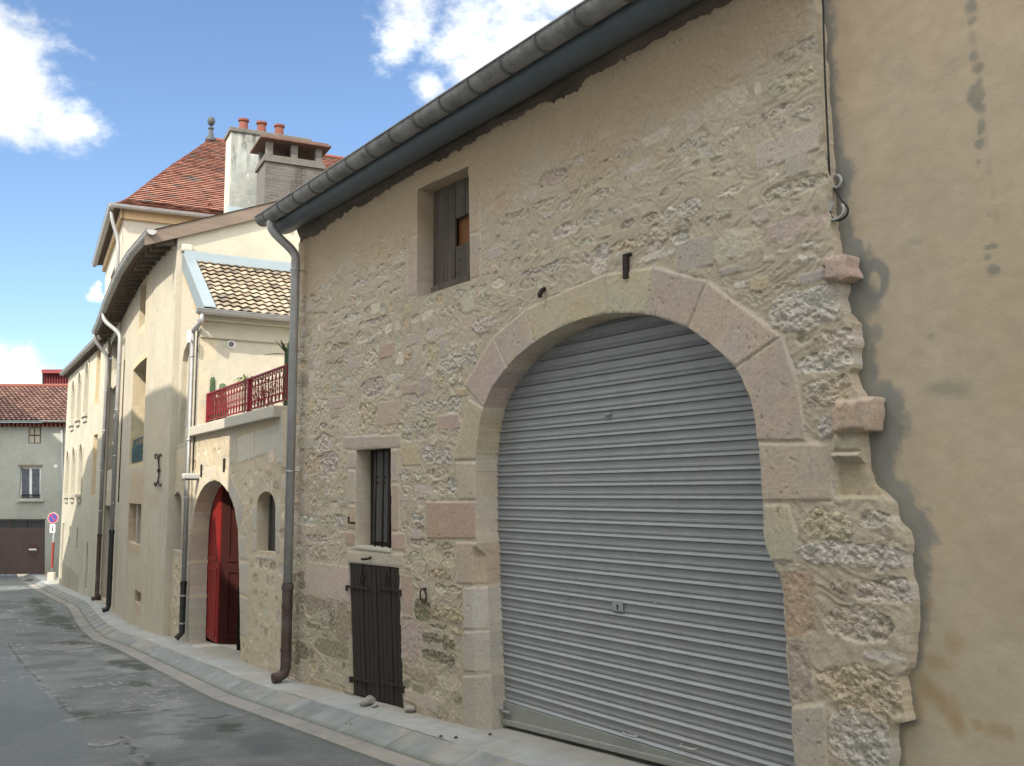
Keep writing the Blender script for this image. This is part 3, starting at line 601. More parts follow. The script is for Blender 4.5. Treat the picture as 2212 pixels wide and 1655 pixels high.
for i in range(4):
    a0, a1 = seam[i]-.004, seam[i+1]+.004
    if i < 2: board(a0, a1, zB, zT, HH+.004*(i % 2), par=hat)
    else:
        board(a0, a1, h0, zT, HH+.006, par=hat); board(a0, a1, zB, h1, HH+.004*(i % 2), par=hat)
board(seam[2]+.03, seam[4]-.1, h1-.1, h0+.1, HH-.045, nm='brown_board', par=hat, mt='brownboard')
sl_ = FB.poly([(930, 620), (1018, 591), (1018, 609), (930, 638)], -.06)
m = MB(); m.prism([FB.at(a, z, -.06) for a, z in sl_], (.11, 0, 0)); m.build('sill_timber', MS['oldwood'], hat, bevel=.008)
m = MB(); m.quad(*[FB.at(a, z, -.235) for a, z in ((8.6, zB-.1), (7.2, zB-.1), (7.2, zT+.1), (8.6, zT+.1))]); m.build('backing', MS['dark'], hat)
for u, v in [(942, 540), (972, 530), (956, 600), (990, 590), (975, 450), (1000, 430), (992, 560), (945, 470)]:
    a, z = FB.px(u, v, HH+.01); m = MB(); m.lathe([(.007, 0), (.005, .004)], FB.at(a, z, HH+.006), 7, ax=((0, 1, 0), (0, 0, 1), (-1, 0, 0))); m.build('nail', MS['iron'], hat)
# barred window
bw = bpy.data.objects.new('barred_window', None); COL.objects.link(bw); bw.parent = barn
zb, zt = FB.px(806, 1185, 0)[1], FB.px(806, 968, 0)[1]
m = MB(); m.prism([FB.at(q, z, -.17) for q, z in ((9.55, zb-.05), (8.4, zb-.05), (8.4, zt+.1), (9.55, zt+.1))], (.03, 0, 0)); m.build('board_panel', MS['darkwood'], bw)
for u in (811, 827, 843):
    a = FB.px(u, 1100, -.085)[0]; z0 = FB.px(u, 1184, -.085)[1]
    m = MB(); m.tube([FB.at(a, z0-.06, -.085), FB.at(a, zt+.05, -.085)], .0105, 8); m.build('bar', MS['iron'], bw, smooth=True)
m = MB(); pnl = FB.poly([(809, 975), (840, 975), (840, 1172), (809, 1172)], -.14); a0, a1 = pnl[0][0]-.01, pnl[1][0]+.0
m.prism([FB.at(a0, zb+.06, -.135), FB.at(a1, zb+.06, -.135), FB.at(a1, zt-.03, -.135), FB.at(a0, zt-.03, -.135)], (.02, 0, 0)); m.build('pane', mat('dusty_grey_pane', (.075, .072, .066), rough=.6, var=.25, nscale=6), bw)
for u, v in [(815, 1031), (830, 1031), (815, 1043), (830, 1043)]:
    a, z = FB.px(u, v, -.13); m = MB(); m.lathe([(.012, 0), (.009, .012)], FB.at(a, z, -.135), 8, ax=((0, 1, 0), (0, 0, 1), (-1, 0, 0))); m.build('bolt', MS['iron'], bw)
m = MB(); m.prism([FB.at(q, z, .012) for q, z in FB.poly([(768, 1178), (845, 1188), (845, 1194), (768, 1185)])], (.2, 0, 0)); m.build('sill', MS['pale'], bw, bevel=.004)
# cellar door of dark boards
cd = bpy.data.objects.new('cellar_door', None); COL.objects.link(cd); cd.parent = barn
c4 = FB.poly([(753, 1216), (862, 1227.5), (871, 1529), (762, 1499)])
def cpt(s_, t_, h):   # bilinear across the skewed door
    p = [(1-s_)*(1-t_), s_*(1-t_), s_*t_, (1-s_)*t_]; return FB.at(sum(w*q[0] for w, q in zip(p, c4)), sum(w*q[1] for w, q in zip(p, c4)), h)
nb_ = 11
for i in range(nb_):
    s0, s1 = i/nb_+.006, (i+1)/nb_-.006
    m = MB(); hh = -.012+.006*((i*7) % 3)/2
    m.prism([cpt(s0, 0, hh), cpt(s1, 0, hh), cpt(s1, 1, hh), cpt(s0, 1, hh)], (.03, 0, 0)); m.build('plank', MS['darkwood'], cd, bevel=.003)
m = MB(); m.quad(cpt(-.05, -.03, -.036), cpt(1.05, -.03, -.036), cpt(1.05, 1.05, -.036), cpt(-.05, 1.05, -.036)); m.build('backing', MS['dark'], cd)
for s0, s1, t0 in ((-.05, .40, .176), (.60, 1.03, .158), (-.03, .42, .872), (.60, 1.03, .846)):
    m = MB(); m.prism([cpt(s0, t0, .008), cpt(s1, t0, .008), cpt(s1, t0+.014, .008), cpt(s0, t0+.016, .008)], (.012, 0, 0))
    e = s0 if s0 < .5 else s1-.02
    m.prism([cpt(e, t0, .02), cpt(e+.03, t0, .02), cpt(e+.03, t0+.045, .02), cpt(e, t0+.045, .02)], (.03, 0, 0))
    for q in range(4): m.lathe([(.009, 0), (.007, .006)], cpt(lin(s0, s1, .2+.22*q), t0+.007, .006), 7, ax=((0, 1, 0), (0, 0, 1), (-1, 0, 0)))
    m.build('strap_hinge', MS['iron'], cd)
for s0, t0 in ((.272, .105), (.762, .096)):
    c = cpt(s0, t0, -.002); m = MB(); pts = []
    for k in range(10):
        r = (.075 if k % 2 == 0 else .03); t = math.pi/2+k*math.pi/5; pts.append(c+np.array([0, r*math.cos(t), r*math.sin(t)*1.15]))
    m.prism(pts, (-.003, 0, 0)); m.build('star_cutout', MS['dark'], cd)
# iron fittings in the wall
def fitting(nm, fn): m = MB(); fn(m); return m.build(nm, MS['iron'], barn, smooth=True)
XA = ((0, 1, 0), (0, 0, 1), (-1, 0, 0))
a, z = FB.px(1355.5, 576); m = MB(); m.box(FB.at(a, z, .014), (.03, .045, .175)); m.box(FB.at(a-.02, z+.08, .01), (.03, .06, .02)); m.build('iron_strap', MS['iron'], barn, bevel=.004)
a, z = FB.px(1177, 631); fitting('iron_peg', lambda m: m.tube([FB.at(a, z+.03, -.01), FB.at(a, z+.01, .03), FB.at(a, z-.025, .05), FB.at(a, z-.05, .045)], [.018, .018, .02, .014], 8))
a, z = FB.px(920.6, 1272)
def ringf(m):
    m.tube([FB.at(a, z, -.01), FB.at(a, z, .03)], .012, 8)
    m.tube([FB.at(a+.055*math.sin(t), z-.062+.062*math.cos(t), .03+.008*math.cos(t)) for t in np.linspace(0, 2*math.pi, 22)], .0075, 7, cap=False)
fitting('iron_ring', ringf)
a2, z2 = FB.px(801, 1208); fitting('iron_hook', lambda m: m.tube([FB.at(a2-.02, z2+.02, -.01), FB.at(a2-.02, z2+.005, .05), FB.at(a2+.03, z2, .07), FB.at(a2+.06, z2, .07)], .013, 8))
a3, z3 = FB.px(763, 1127); fitting('iron_hook', lambda m: m.tube([FB.at(a3-.05, z3-.012, .0), FB.at(a3-.02, z3-.012, .04), FB.at(a3+.015, z3-.008, .045), FB.at(a3+.02, z3+.05, .045)], .011, 8))
# eave: rotten wall plate, zinc soffit, half-round gutter with its brackets, downpipe
zg0 = EZ+3.30
m = MB(); n = 70
for i in range(n):
    pass
ys = np.linspace(3.5, 11.22, 120); rows = [(.02, 2.93), (.035, 3.0), (.04, 3.08), (.085, 3.16), (.11, 3.24), (.0, 3.32)]
vs_ = []; nz1 = [[(fbm(np.array([y*3.0]), np.array([j*1.7]), 4, 90+j)[0]-.5) for y in ys] for j in range(len(rows))]
for i, y in enumerate(ys):
    for j, (h, r) in enumerate(rows): vs_.append(FB.at(y, EZ+r+nz1[j][i]*.05, h-.05+nz1[j][i]*.05))
k = len(rows); fs = [(i*k+j, (i+1)*k+j, (i+1)*k+j+1, i*k+j+1) for i in range(len(ys)-1) for j in range(k-1)]
m.add(vs_, fs); m.build('wall_plate', MS['rotten'], barn, smooth=True)
m = MB(); prof = [(.07, 3.16), (.15, 3.125), (.23, 3.12), (.29, 3.155), (.325, 3.22), (.33, 3.27)]
vs_ = [FB.at(y, EZ+r, h) for y in (3.4, 11.3) for h, r in prof]; k = len(prof)
m.add(vs_, [(j, j+1, k+j+1, k+j) for j in range(k-1)]); m.build('eave_flashing', MS['zincblue'], barn, smooth=True)
gc = .415; gr = .095
def gutter(mb, fn, a0, a1, n, r=gr, th=.006, up_=.0):
    """half-round trough; fn(a, out, z) gives a point"""
    aa = np.linspace(a0, a1, n); arc = [(math.cos(t)*r, math.sin(t)*r) for t in np.linspace(math.pi, 2*math.pi, 13)]
    arc = [(x, y) for x, y in arc]+[(r+.012, .004), (r+.012, .014), (r, .014)]+[(math.cos(t)*(r-th), math.sin(t)*(r-th)) for t in np.linspace(2*math.pi, math.pi, 13)]
    k = len(arc); vs_ = [fn(a, x, y) for a in aa for x, y in arc]
    fs = [(i*k+j, i*k+(j+1) % k, (i+1)*k+(j+1) % k, (i+1)*k+j) for i in range(n-1) for j in range(k)]
    half = 13
    for e in (0, n-1): fs.append(tuple(e*k+j for j in range(half)))
    mb.add(vs_, fs)
def rings(mb, fn, al, r=gr, w=.026, t=.009):
    for a in al:
        arc = [(math.cos(q)*(r+t), math.sin(q)*(r+t)) for q in np.linspace(math.pi*.98, 2*math.pi*1.0, 12)]
        vs_ = [fn(a+s_, x, y) for s_ in (-w/2, w/2) for x, y in arc]; k = len(arc)
        mb.add(vs_, [(j, j+1, k+j+1, k+j) for j in range(k-1)])
        mb.add([fn(a+s_, x*q, y*q) for s_ in (-w/2, w/2) for x, y in arc for q in ((r)/(r+t), 1)], [(2*j, 2*j+1, 2*j+3, 2*j+2) for j in range(k-1)]+[(2*k+2*j, 2*k+2*j+1, 2*k+2*j+3, 2*k+2*j+2) for j in range(k-1)])
gf = lambda a, x, y: FB.at(a, zg0-.012+y-.0*a, gc-.0+x)
m = MB(); gutter(m, gf, 3.4, 11.36, 40); gut = m.build('gutter', MS['guttergrey'], barn, smooth=True, auto=True)
for a in np.arange(3.75, 11.2, .46): m = MB(); rings(m, gf, [a]); m.build('gutter_bracket', MS['gutterdark'], gut, smooth=True, auto=True)
def pipe_s(p0, p1, n=14):
    """swan neck between two points, vertical at both ends"""
    p0, p1 = np.array(p0), np.array(p1); out = []
    for t in np.linspace(0, 1, n):
        s_ = t*t*(3-2*t); out.append(np.array([lin(p0[0], p1[0], s_), lin(p0[1], p1[1], s_), lin(p0[2], p1[2], t)]))
    return out
pa = 11.02; pb = FB.at(pa, zpav(pa)+.02, .12); pt = FB.at(pa+.05, zg0-.09, gc)
zj = FB.px(628, 1270, .12)[1]
m = MB(); m.tube([pt]+pipe_s(pt-np.array([0, 0, .06]), FB.at(pa, zg0-.52, .12))+[FB.at(pa, zj, .12)], .052, 16); dp = m.build('downpipe', MS['zinc'], barn, smooth=True)
for v in (585, 1018):
    m = MB(); z = FB.px(635, v, .12)[1]; m.lathe([(.058, -.012), (.062, 0), (.058, .012)], FB.at(pa, z, .12), 16); m.tube([FB.at(pa, z, .06), FB.at(pa, z, -.02)], .006, 6); m.build('pipe_bracket', MS['zinc'], dp)
m = MB(); m.tube([FB.at(pa, zj+.05, .12), FB.at(pa, zpav(pa)+.16, .12), FB.at(pa, zpav(pa)+.09, .14), FB.at(pa, zpav(pa)+.055, .20), FB.at(pa+.0, zpav(pa)+.05, .27)], [.060, .060, .060, .060, .056], 16)
m.lathe([(.068, -.03), (.070, 0), (.068, .03)], FB.at(pa, zj, .12), 16); m.lathe([(.066, -.02), (.066, .02)], FB.at(pa, zj-.22, .12), 16); m.lathe([(.065, -.02), (.065, .02)], FB.at(pa, zpav(pa)+.35, .12), 16)
m.build('cast_iron_shoe', MS['castiron'], dp, smooth=True, auto=True)
# roof slope and end walls behind
m = MB(); m.prism([(4.06, 3.4, zg0+.03), (10.2, 3.4, zg0+2.6), (10.2, 3.4, zg0+2.72), (4.06, 3.4, zg0+.06)], (0, 7.92, 0)); m.build('roof', mat('barn_clay_roof', (.30, .15, .10), var=.25, nscale=12), barn)
m = MB(); m.prism([(4.56, 11.14, -1.5), (10.2, 11.14, -1.5), (10.2, 11.14, zg0+2.6), (4.56, 11.14, zg0+.15)], (0, .08, 0)); m.prism([(4.76, 3.5, -1.5), (10.2, 3.5, -1.5), (10.2, 3.5, zg0+2.6), (4.76, 3.5, zg0+.15)], (0, .08, 0)); m.box((10.2, 7.3, 2.8), (.1, 7.6, 8))
m.build('end_wall', MS['cream'], barn)

# ------------------------------------------------------------------ NEIGHBOURING HOUSE, ochre render
nei = thing('rendered_house', 'house with a stained ochre rendered wall and grey cement patch beside the barn', 'house', (4.58, 1.0, float(zpav(1.0))))
FN = Facade([(4.585, -8), (4.585, 11)], a0=-8)
A_ = np.concatenate([np.arange(-6, 1.6, .15), np.arange(1.6, 3.9, .0125)]); B_ = np.concatenate([np.arange(-.6, 4.6, .0125), np.arange(4.6, 8.01, .2)])
hn = HW(FN, A_, B_, (.485, .378, .262), seed=31, relief=.006)
a, b = hn.AA, hn.BB
hn.R[:] = .05
hn.H = (fbm(a*2, b*2, 4, 32)-.5)*.02+(fbm(a*14, b*14, 4, 33)-.5)*.004
hn.tint(sstep(.42, .66, fbm(a*1.1+4, b*.9, 5, 34)), (.43, .37, .27), .55)
hn.tint(sstep(.50, .72, fbm(a*2.3, b*1.7+7, 5, 35)), (.485, .38, .25), .5)
hn.tint((1-sstep(.2, 1.6, b+(fbm(a*1.5, b*1.5, 4, 36)-.5)*1.2)), (.43, .385, .275), .6)
d = polysdf(a, b, rag_out); d = -d             # distance out from the ragged end of the barn wall
wdt = .02+.20*fbm(a*2.6+9, b*2.6, 4, 37, .6)**1.3*1.0
rr = b-EZ
wdt = wdt*sstep(-1.0, -.15, rr)*(1-.38*sstep(1.35, 1.75, rr))
hn.tint((1-sstep(-.03, .035, d-wdt+(fbm(a*24, b*24, 5, 38, .7)-.5)*.10))*(rr > -1.3), (.225, .222, .195), .9)
hn.tint((1-sstep(0, .05, d+(fbm(a*20, b*20, 3, 39)-.5)*.03)), (.21, .20, .17), .8)
def nb_px(u, v, ru, rv, c, k, soft=.6, fuzz=.5, sd=0):
    q, z = FN.px(u, v); q2 = FN.px(u+ru, v)[0]; z2 = FN.px(u, v+rv)[1]; hn.blob(q, z, abs(q2-q), abs(z2-z), c, k, soft, fuzz, sd)
CM = (.225, .222, .195)
nb_px(1845, 545, 22, 34, CM, .9, .25, .3); nb_px(1885, 606, 42, 52, CM, .92, .2, .15); nb_px(1889, 612, 15, 30, (.46, .378, .262), .97, .3, .15); nb_px(1868, 650, 40, 50, CM, .8, .4, .4)
nb_px(1892, 715, 18, 22, (.24, .235, .20), .7, .6, .7); nb_px(1905, 860, 26, 24, CM, .6, .5, .5)
nb_px(1975, 522, 34, 16, (.30, .28, .22), .6, .8, .5); nb_px(2050, 838, 55, 24, (.29, .27, .21), .75, .8, .5); nb_px(2010, 726, 12, 10, (.28, .26, .21), .5, .7, .6)
for i, (u, v, ru, rv) in enumerate([(2093, 18, 12, 14), (2098, 45, 13, 12), (2105, 124, 15, 14), (2112, 150, 10, 10), (2108, 205, 14, 22), (2114, 230, 12, 12), (2118, 275, 9, 18), (2114, 350, 9, 9), (2138, 463, 9, 8), (2142, 532, 17, 7), (2135, 556, 10, 9), (2150, 580, 12, 12), (2116, 310, 10, 12)]):
    nb_px(u, v, ru*1.3, rv*1.4, (.215, .21, .175), .75, .5, .9, i)
for i in range(9): nb_px(2092+i*7.5, 30+i*55, 11, 30, (.34, .29, .20), .45, .9, .5, i+20)
for i, (u, v, ru, rv) in enumerate([(1995, 1480, 26, 28), (2022, 1500, 24, 26), (2048, 1535, 24, 30), (2072, 1570, 22, 30), (1990, 1392, 10, 16), (1804+200, 1260+40, 10, 10), (2060, 1395, 22, 30), (2185, 1585, 14, 14), (2150, 1575, 30, 20), (2110, 1565, 12, 12), (1985, 1540, 16, 18), (2030, 1430, 40, 18)]):
    nb_px(u, v, ru*1.4, rv*1.4, (.36, .235, .11), .5, .85, .5, i+40)
nb_px(2010, 1600, 60, 70, (.44, .40, .30), .5, .8, .4); nb_px(1968, 1470, 34, 40, (.46, .40, .28), .45, .8, .4)
hn.build({0: ('wall', MS['render'])}, nei)
m = MB(); m.prism([(4.0, -6.2, 8.0), (10, -6.2, 10.5), (10, -6.2, 10.65), (4.0, -6.2, 8.1)], (0, 9.7, 0)); m.build('roof', MS['tile'] if False else mat('neighbour_clay_roof', (.30, .15, .10), var=.25, nscale=12), nei)
m = MB(); m.prism([(4.62, 3.62, -1), (10, 3.62, -1), (10, 3.62, 10.4), (4.62, 3.62, 8.2)], (0, .06, 0)); m.box((10, -1.2, 4), (.1, 9.7, 13)); m.build('end_wall', MS['cream'], nei)
# cable hanging on the cement patch
cb = thing('cable', 'loose black cable with a white end sleeve hooked on the ochre wall', 'cable', tuple(FN.at(*FN.px(1785, 300), .05)))
HC = .03
cp = [(1762, -60), (1774, 0), (1776, 60), (1779, 163), (1785, 294), (1792, 372), (1794, 385), (1796, 398), (1806, 415), (1819, 434), (1828, 444), (1832, 453), (1829, 465), (1820, 473), (1806, 477), (1796, 468), (1793, 457), (1797, 446)]
def smoothpath(P, n=5):
    P = [np.array(p) for p in P]; out = []
    for i in range(len(P)-1):
        p0, p1, p2, p3 = P[max(i-1, 0)], P[i], P[i+1], P[min(i+2, len(P)-1)]
        for t in np.linspace(0, 1, n, endpoint=False): out.append(.5*((2*p1)+(-p0+p2)*t+(2*p0-5*p1+4*p2-p3)*t*t+(-p0+3*p1-3*p2+p3)*t**3))
    return out+[P[-1]]
HCs = [.10, .10, .10, .10, .09, .06]+[.03]*3+[.05]*20
m = MB(); m.tube(smoothpath([FN.at(*FN.px(u+3*(i < 5), v, HCs[i]), HCs[i]) for i, (u, v) in enumerate(cp)]), .006, 7); cbm = m.build('wire', MS['cable'], cb, smooth=True)
m = MB(); m.tube(smoothpath([FN.at(*FN.px(u, v, HC), HC+.035) for u, v in cp[10:]]), .0085, 7); m.build('bare_wire', MS['zinc'], cb, smooth=True)
m = MB(); m.tube([FN.at(*FN.px(1796, 456, HC), HC+.02), FN.at(*FN.px(1802, 437, HC), HC+.02)], .017, 10); m.build('end_sleeve', MS['greyplastic'], cb, smooth=True, auto=True)
m = MB(); c = FN.at(*FN.px(1806, 392, HC), .015); m.tube([c+np.array([-.01, .03*math.cos(t), .035*math.sin(t)]) for t in np.linspace(0, 2*math.pi, 14)], .010, 7, cap=False); m.build('eye_hook', MS['zinc'], cb, smooth=True)
# ------------------------------------------------------------------ THE GROUND
def sheet(name, S, Tn, fn, cfn, material, kind='structure'):
    """S across, Tn along; fn(s,t)->pos arrays; cfn->colour"""
    SS, TT = np.meshgrid(S, Tn); pos = fn(SS, TT); c = cfn(SS, TT, pos); nb, na = SS.shape; idx = np.arange(nb*na).reshape(nb, na)
    q = np.stack([idx[:-1, :-1].ravel(), idx[:-1, 1:].ravel(), idx[1:, 1:].ravel(), idx[1:, :-1].ravel()], 1)
    me = bpy.data.meshes.new(name); me.from_pydata(pos.reshape(-1, 3).tolist(), [], q.tolist()); me.update()
    ca = me.color_attributes.new('Col', 'FLOAT_COLOR', 'POINT'); c4 = np.ones((nb*na, 4), np.float32); c4[:, :3] = np.clip(c.reshape(-1, 3), .01, .9); ca.data.foreach_set('color', c4.ravel())
    me.polygons.foreach_set('use_smooth', np.ones(len(me.polygons), bool))
    o = link(name, me, material); tag(o, kind=kind); return o
YL_ = np.concatenate([np.arange(-12, 3, .5), np.arange(3, 13, .03), np.arange(13, 22, .08), np.arange(22, 50, .3), np.arange(50, 75, 2)])
ARR, LOW, OUT = .40, .66, .90                    # kerb arris, kerb foot, gutter-strip edge, measured out from the walls
def gpx(u, v, dz=-.13):
    d = ray(u, v); t = 1.7/abs(d[2])
    for _ in range(30):
        y = d[1]*t; t = (zpav(y)+dz-EZ)/d[2]
    return d[0]*t, d[1]*t
ROADZ = -.135
def road_fn(S, T):
    crown = .05*(1-((S-2.6)/2.6)**2)*(np.abs(S-2.6) < 2.6)
    n = (fbm(S*1.2, T*1.2, 4, 70)-.5)*.03*(T < 22)
    return np.stack([wx(T)-S, T, zpav(T)+ROADZ+crown*(T < 45)*.6+n*sstep(OUT, OUT+.3, S)], -1)
def ell(P, u, v, ru, rv, soft=.7, fuzz=.6, sd=0):
    x, y = gpx(u, v); x1, y1 = gpx(u+ru, v); x2, y2 = gpx(u, v-rv)
    A = np.array([[x1-x, x2-x], [y1-y, y2-y]]); Ai = np.linalg.inv(A); dx, dy = P[..., 0]-x, P[..., 1]-y
    p, q = Ai[0, 0]*dx+Ai[0, 1]*dy, Ai[1, 0]*dx+Ai[1, 1]*dy
    r = np.hypot(p, q)+fuzz*(fbm(P[..., 0]*5, P[..., 1]*5, 5, 80+sd, .65)-.5)*2
    return 1-sstep(1-soft, 1.05, r)
def z5(x, y): return x*.293, 1188+y*.293
def road_c(S, T, P):
    x, y = P[..., 0], P[..., 1]
    base = np.array([.150, .157, .150])
    c = base*(1+.35*(fbm(x*.9, y*.7, 5, 71)-.5)+.5*(fbm(x*7, y*7, 4, 72)-.5))[..., None]
    def tn(m, col, k=1.): nonlocal c; m = (m*k)[..., None]; c = c*(1-m)+np.array(col)*m
    tn(sstep(.52, .68, fbm(x*.8+3, y*.5, 5, 73)), (.15, .155, .15), .6)
    tn(sstep(.55, .7, fbm(x*1.4+8, y*1.0, 5, 74)), (.085, .095, .088), .7)
    # long trench repair along the street, paler and smoother, with its joint
    cr = [gpx(*z5(*p)) for p in [(60, 700), (165, 850), (300, 1000), (420, 1110), (500, 1200), (560, 1270)]]
    cr2 = [gpx(*z5(*p)) for p in [(560, 1270), (760, 1230), (1000, 1205), (1250, 1195)]]; cr3 = [gpx(*z5(*p)) for p in [(880, 1405), (960, 1460), (1050, 1560), (1110, 1640)]]
    cr4 = [gpx(*z5(*p)) for p in [(1380, 1285), (1500, 1262), (1640, 1250), (1790, 1208)]]
    side = polysdf(x, y, [gpx(*z5(*p)) for p in [(-700, 600), (60, 700), (165, 850), (300, 1000), (420, 1110), (500, 1200), (560, 1270), (700, 1700), (-900, 2600)]])
    tn(1-sstep(-.03, .05, side+(fbm(x*4, y*4, 4, 75)-.5)*.1), (.125, .142, .15), .65)
    tn(ell(P, *z5(1610, 1205), 52, 16, .25, .25), (.135, .15, .15), .75)
    tn(ell(P, *z5(1950, 1440), 70, 26, .3, .3, 3), (.08, .092, .095), .7)
    for i, (u, v, ru, rv) in enumerate([(280, 385, 70, 22), (330, 450, 80, 24), (420, 520, 130, 34), (520, 575, 70, 22), (560, 692, 120, 16), (830, 700, 110, 34), (930, 830, 120, 30), (1050, 880, 70, 26), (1040, 1000, 90, 26), (1700, 1330, 100, 30), (700, 640, 90, 24), (640, 1240, 120, 22)]):
        tn(ell(P, *z5(u, v), ru*.36, rv*.36, .4, 1.1, i), (.045, .052, .034), .85)
    for i, (u, v, ru, rv) in enumerate([(560, 742, 150, 22), (850, 800, 110, 22), (940, 900, 80, 15), (690, 672, 90, 16), (1110, 975, 60, 14), (1260, 1290, 200, 60), (1150, 1430, 170, 40), (1250, 1160, 160, 30), (820, 880, 60, 18), (40, 490, 90, 30), (620, 290, 300, 40)]):
        tn(ell(P, *z5(u, v), ru*.33, rv*.33, .5, 1.1, i+30), (.25, .255, .245), .55)
    sp = vnoise(x*26, y*26, 76)*sstep(.5, .66, fbm(x*1.3, y*1.3, 3, 77)); tn((sp > .80)*1., (.36, .345, .31), .7)
    for L_, w in ((cr, .010), (cr2, .02), (cr3, .012), (cr4, .018)):
        dd = np.full(x.shape, 9.)
        xx, yy = x+(fbm(x*6, y*6, 3, 78)-.5)*.10, y+(fbm(x*6, y*6, 3, 79)-.5)*.10
        for (x0, y0), (x1, y1) in zip(L_[:-1], L_[1:]):
            l2 = (x1-x0)**2+(y1-y0)**2; t = np.clip(((xx-x0)*(x1-x0)+(yy-y0)*(y1-y0))/l2, 0, 1); dd = np.minimum(dd, np.hypot(xx-x0-t*(x1-x0), yy-y0-t*(y1-y0)))
        tn(1-sstep(w, w*2.4, dd), (.025, .028, .025), .9)
        tn((1-sstep(w*3, w*7, dd))*sstep(.5, .6, fbm(x*9, y*9, 3, 83)), (.28, .28, .26), .5)
    tn(1-sstep(OUT, OUT+.10, S+(fbm(x*9, y*9, 3, 81)-.5)*.1), (.10, .11, .08), .6)
    return c
sheet('road', np.concatenate([np.arange(OUT-.02, 5.2, .035), np.arange(5.2, 7.2, .25)]), YL_, road_fn, road_c, MS['asphalt'])
def joint(T, sp, w): return (np.abs(((T/sp) % 1)-.5)*sp < w)
YK = np.concatenate([np.arange(-12, 3, .5), np.arange(3, 20, .025), np.arange(20, 49.5, .25)])
def conc(base, seed, k=.3):
    def f(S, T, P):
        x, y = P[..., 0], P[..., 1]
        c = np.array(base)*(1+k*(fbm(x*1.5, y*1.5, 5, seed)-.5)+.25*(fbm(x*9, y*9, 4, seed+1)-.5))[..., None]
        m = (sstep(.55, .72, fbm(x*2.2, y*1.2, 5, seed+2))*.5)[..., None]; c = c*(1-m)+np.array((.31, .275, .215))*m
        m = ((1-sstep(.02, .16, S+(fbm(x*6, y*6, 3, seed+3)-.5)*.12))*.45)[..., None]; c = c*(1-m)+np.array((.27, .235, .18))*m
        return c
    return f
def gate(T): return sstep(3.3, 3.7, T)*(1-sstep(7.2, 7.5, T))
sheet('pavement', np.array([-.35, -.2, -.08, 0, .05, .1, .16, .22, .28, .34, ARR]), YK,
      lambda S, T: np.stack([wx(T)-S, T, zpav(T)-.03*np.clip(S, 0, 1)+(fbm(S*3, T*1.5, 3, 50)-.5)*.018], -1), conc((.33, .335, .315), 51), MS['concrete'])
def kerb_c(S, T, P):
    c = conc((.205, .212, .20), 55)(S+1, T, P); j = (joint(T, 1.0, .008))[..., None]; c = c*(1-.3*j)
    x, y = P[..., 0], P[..., 1]; m = (sstep(.6, .7, fbm(x*5, y*3, 4, 57))*.3)[..., None]; c = c*(1-m)+np.array((.36, .37, .36))*m
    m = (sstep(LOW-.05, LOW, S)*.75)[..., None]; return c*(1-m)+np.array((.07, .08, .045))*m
def kerb_fn(S, T):
    t = np.clip((S-ARR)/(LOW-ARR), 0, 1); z = zpav(T)-.012-.11*(t**.85)-.012*np.sin(t*math.pi*.9)*-1
    lower = 0*T
    return np.stack([wx(T)-S, T, z-lower*(1-t)+(fbm(S*4, T*2, 3, 59)-.5)*.01], -1)
sheet('kerb', np.linspace(ARR, LOW, 9), YK, kerb_fn, kerb_c, MS['concrete'])
def strip_c(S, T, P):
    c = conc((.235, .222, .205), 61, .35)(S+1, T+.37, P); blk = np.floor((T+.2)/1.15); c = c*(.94+.12*_h(blk.astype(np.int64), np.int64(3), 5))[..., None]
    j = joint(T+.2+.575, 1.15, .010)[..., None]; return c*(1-.25*j)
sheet('gutter_strip', np.linspace(LOW-.004, OUT+.03, 6), YK, lambda S, T: np.stack([wx(T)-S, T, zpav(T)-.118-.018*np.clip((S-LOW)/.24, 0, 1)+.008*(np.abs((S-LOW)/.24) > .9)], -1), strip_c, MS['concrete'])
m = MB(); m.quad((-400, -400, -4.0), (400, -400, -4.0), (400, 600, -4.0), (-400, 600, -4.0)); g = m.build('ground', mat('earth', (.16, .14, .10), var=.2)); tag(g, kind='structure')
# the end of the street: side street paving in front of the last house
# ------------------------------------------------------------------ TERRACE HOUSE (red door, terrace, lean-to)
def P2(fac, a, z, h=0): return fac.at(a, z, h)
LZ = EZ+1.10                                     # top of the low wall
ter = thing('terrace_house', 'low stone wall house with a red arched door and a roof terrace on top', 'house', tuple(FD.at(2.5, float(zpav(14)), 0)))
CREAM = (.465, .422, .335)
aT = FD.px(429, 800)[0]                          # corner of the terrace's back wall
ht = HW(FD, np.arange(-.02, 6.9, .0165), np.arange(-1.35, EZ+4.2, .0165), (.50, .42, .30), seed=91, relief=.012, warp=.014)
door = FB and [FD.px(u, v) for u, v in [(407, 1420), (408, 1390), (410, 1300), (412, 1231), (415.6, 1143), (420, 1105), (425, 1083), (433, 1063), (442, 1049), (452, 1041), (464, 1037), (474, 1041), (484, 1050), (494, 1064), (502, 1082), (507.6, 1099), (511, 1122), (513.5, 1143), (516.4, 1231), (518, 1310), (519.3, 1393), (520, 1440)]]
slit = [FD.px(u, v) for u, v in [(555, 1190), (555, 1090), (557, 1077), (562, 1068), (570, 1062), (578, 1061.5), (586, 1067), (592, 1079), (594.5, 1093), (594.5, 1194)]]
niche = [FD.px(u, v) for u, v in [(372.5, 1187), (373.5, 1082), (377, 1070), (384, 1062), (389, 1067), (392.5, 1078), (392.5, 1194)]]
blind = [FD.px(u, v) for u, v in [(384, 961), (390, 860), (394, 780), (398, 757), (405, 741), (413, 736), (416, 740), (414, 840), (409, 900), (405, 953)]]
for p, d in ((door, .27), (slit, .28), (niche, .25), (blind, .10)): ht.hole(p, d)
pF = FD.px(405, 560); sl_top = [(-.5, LZ-.06), (aT, LZ-.06), (aT, EZ+2.86), (6.9, EZ+4.10)]
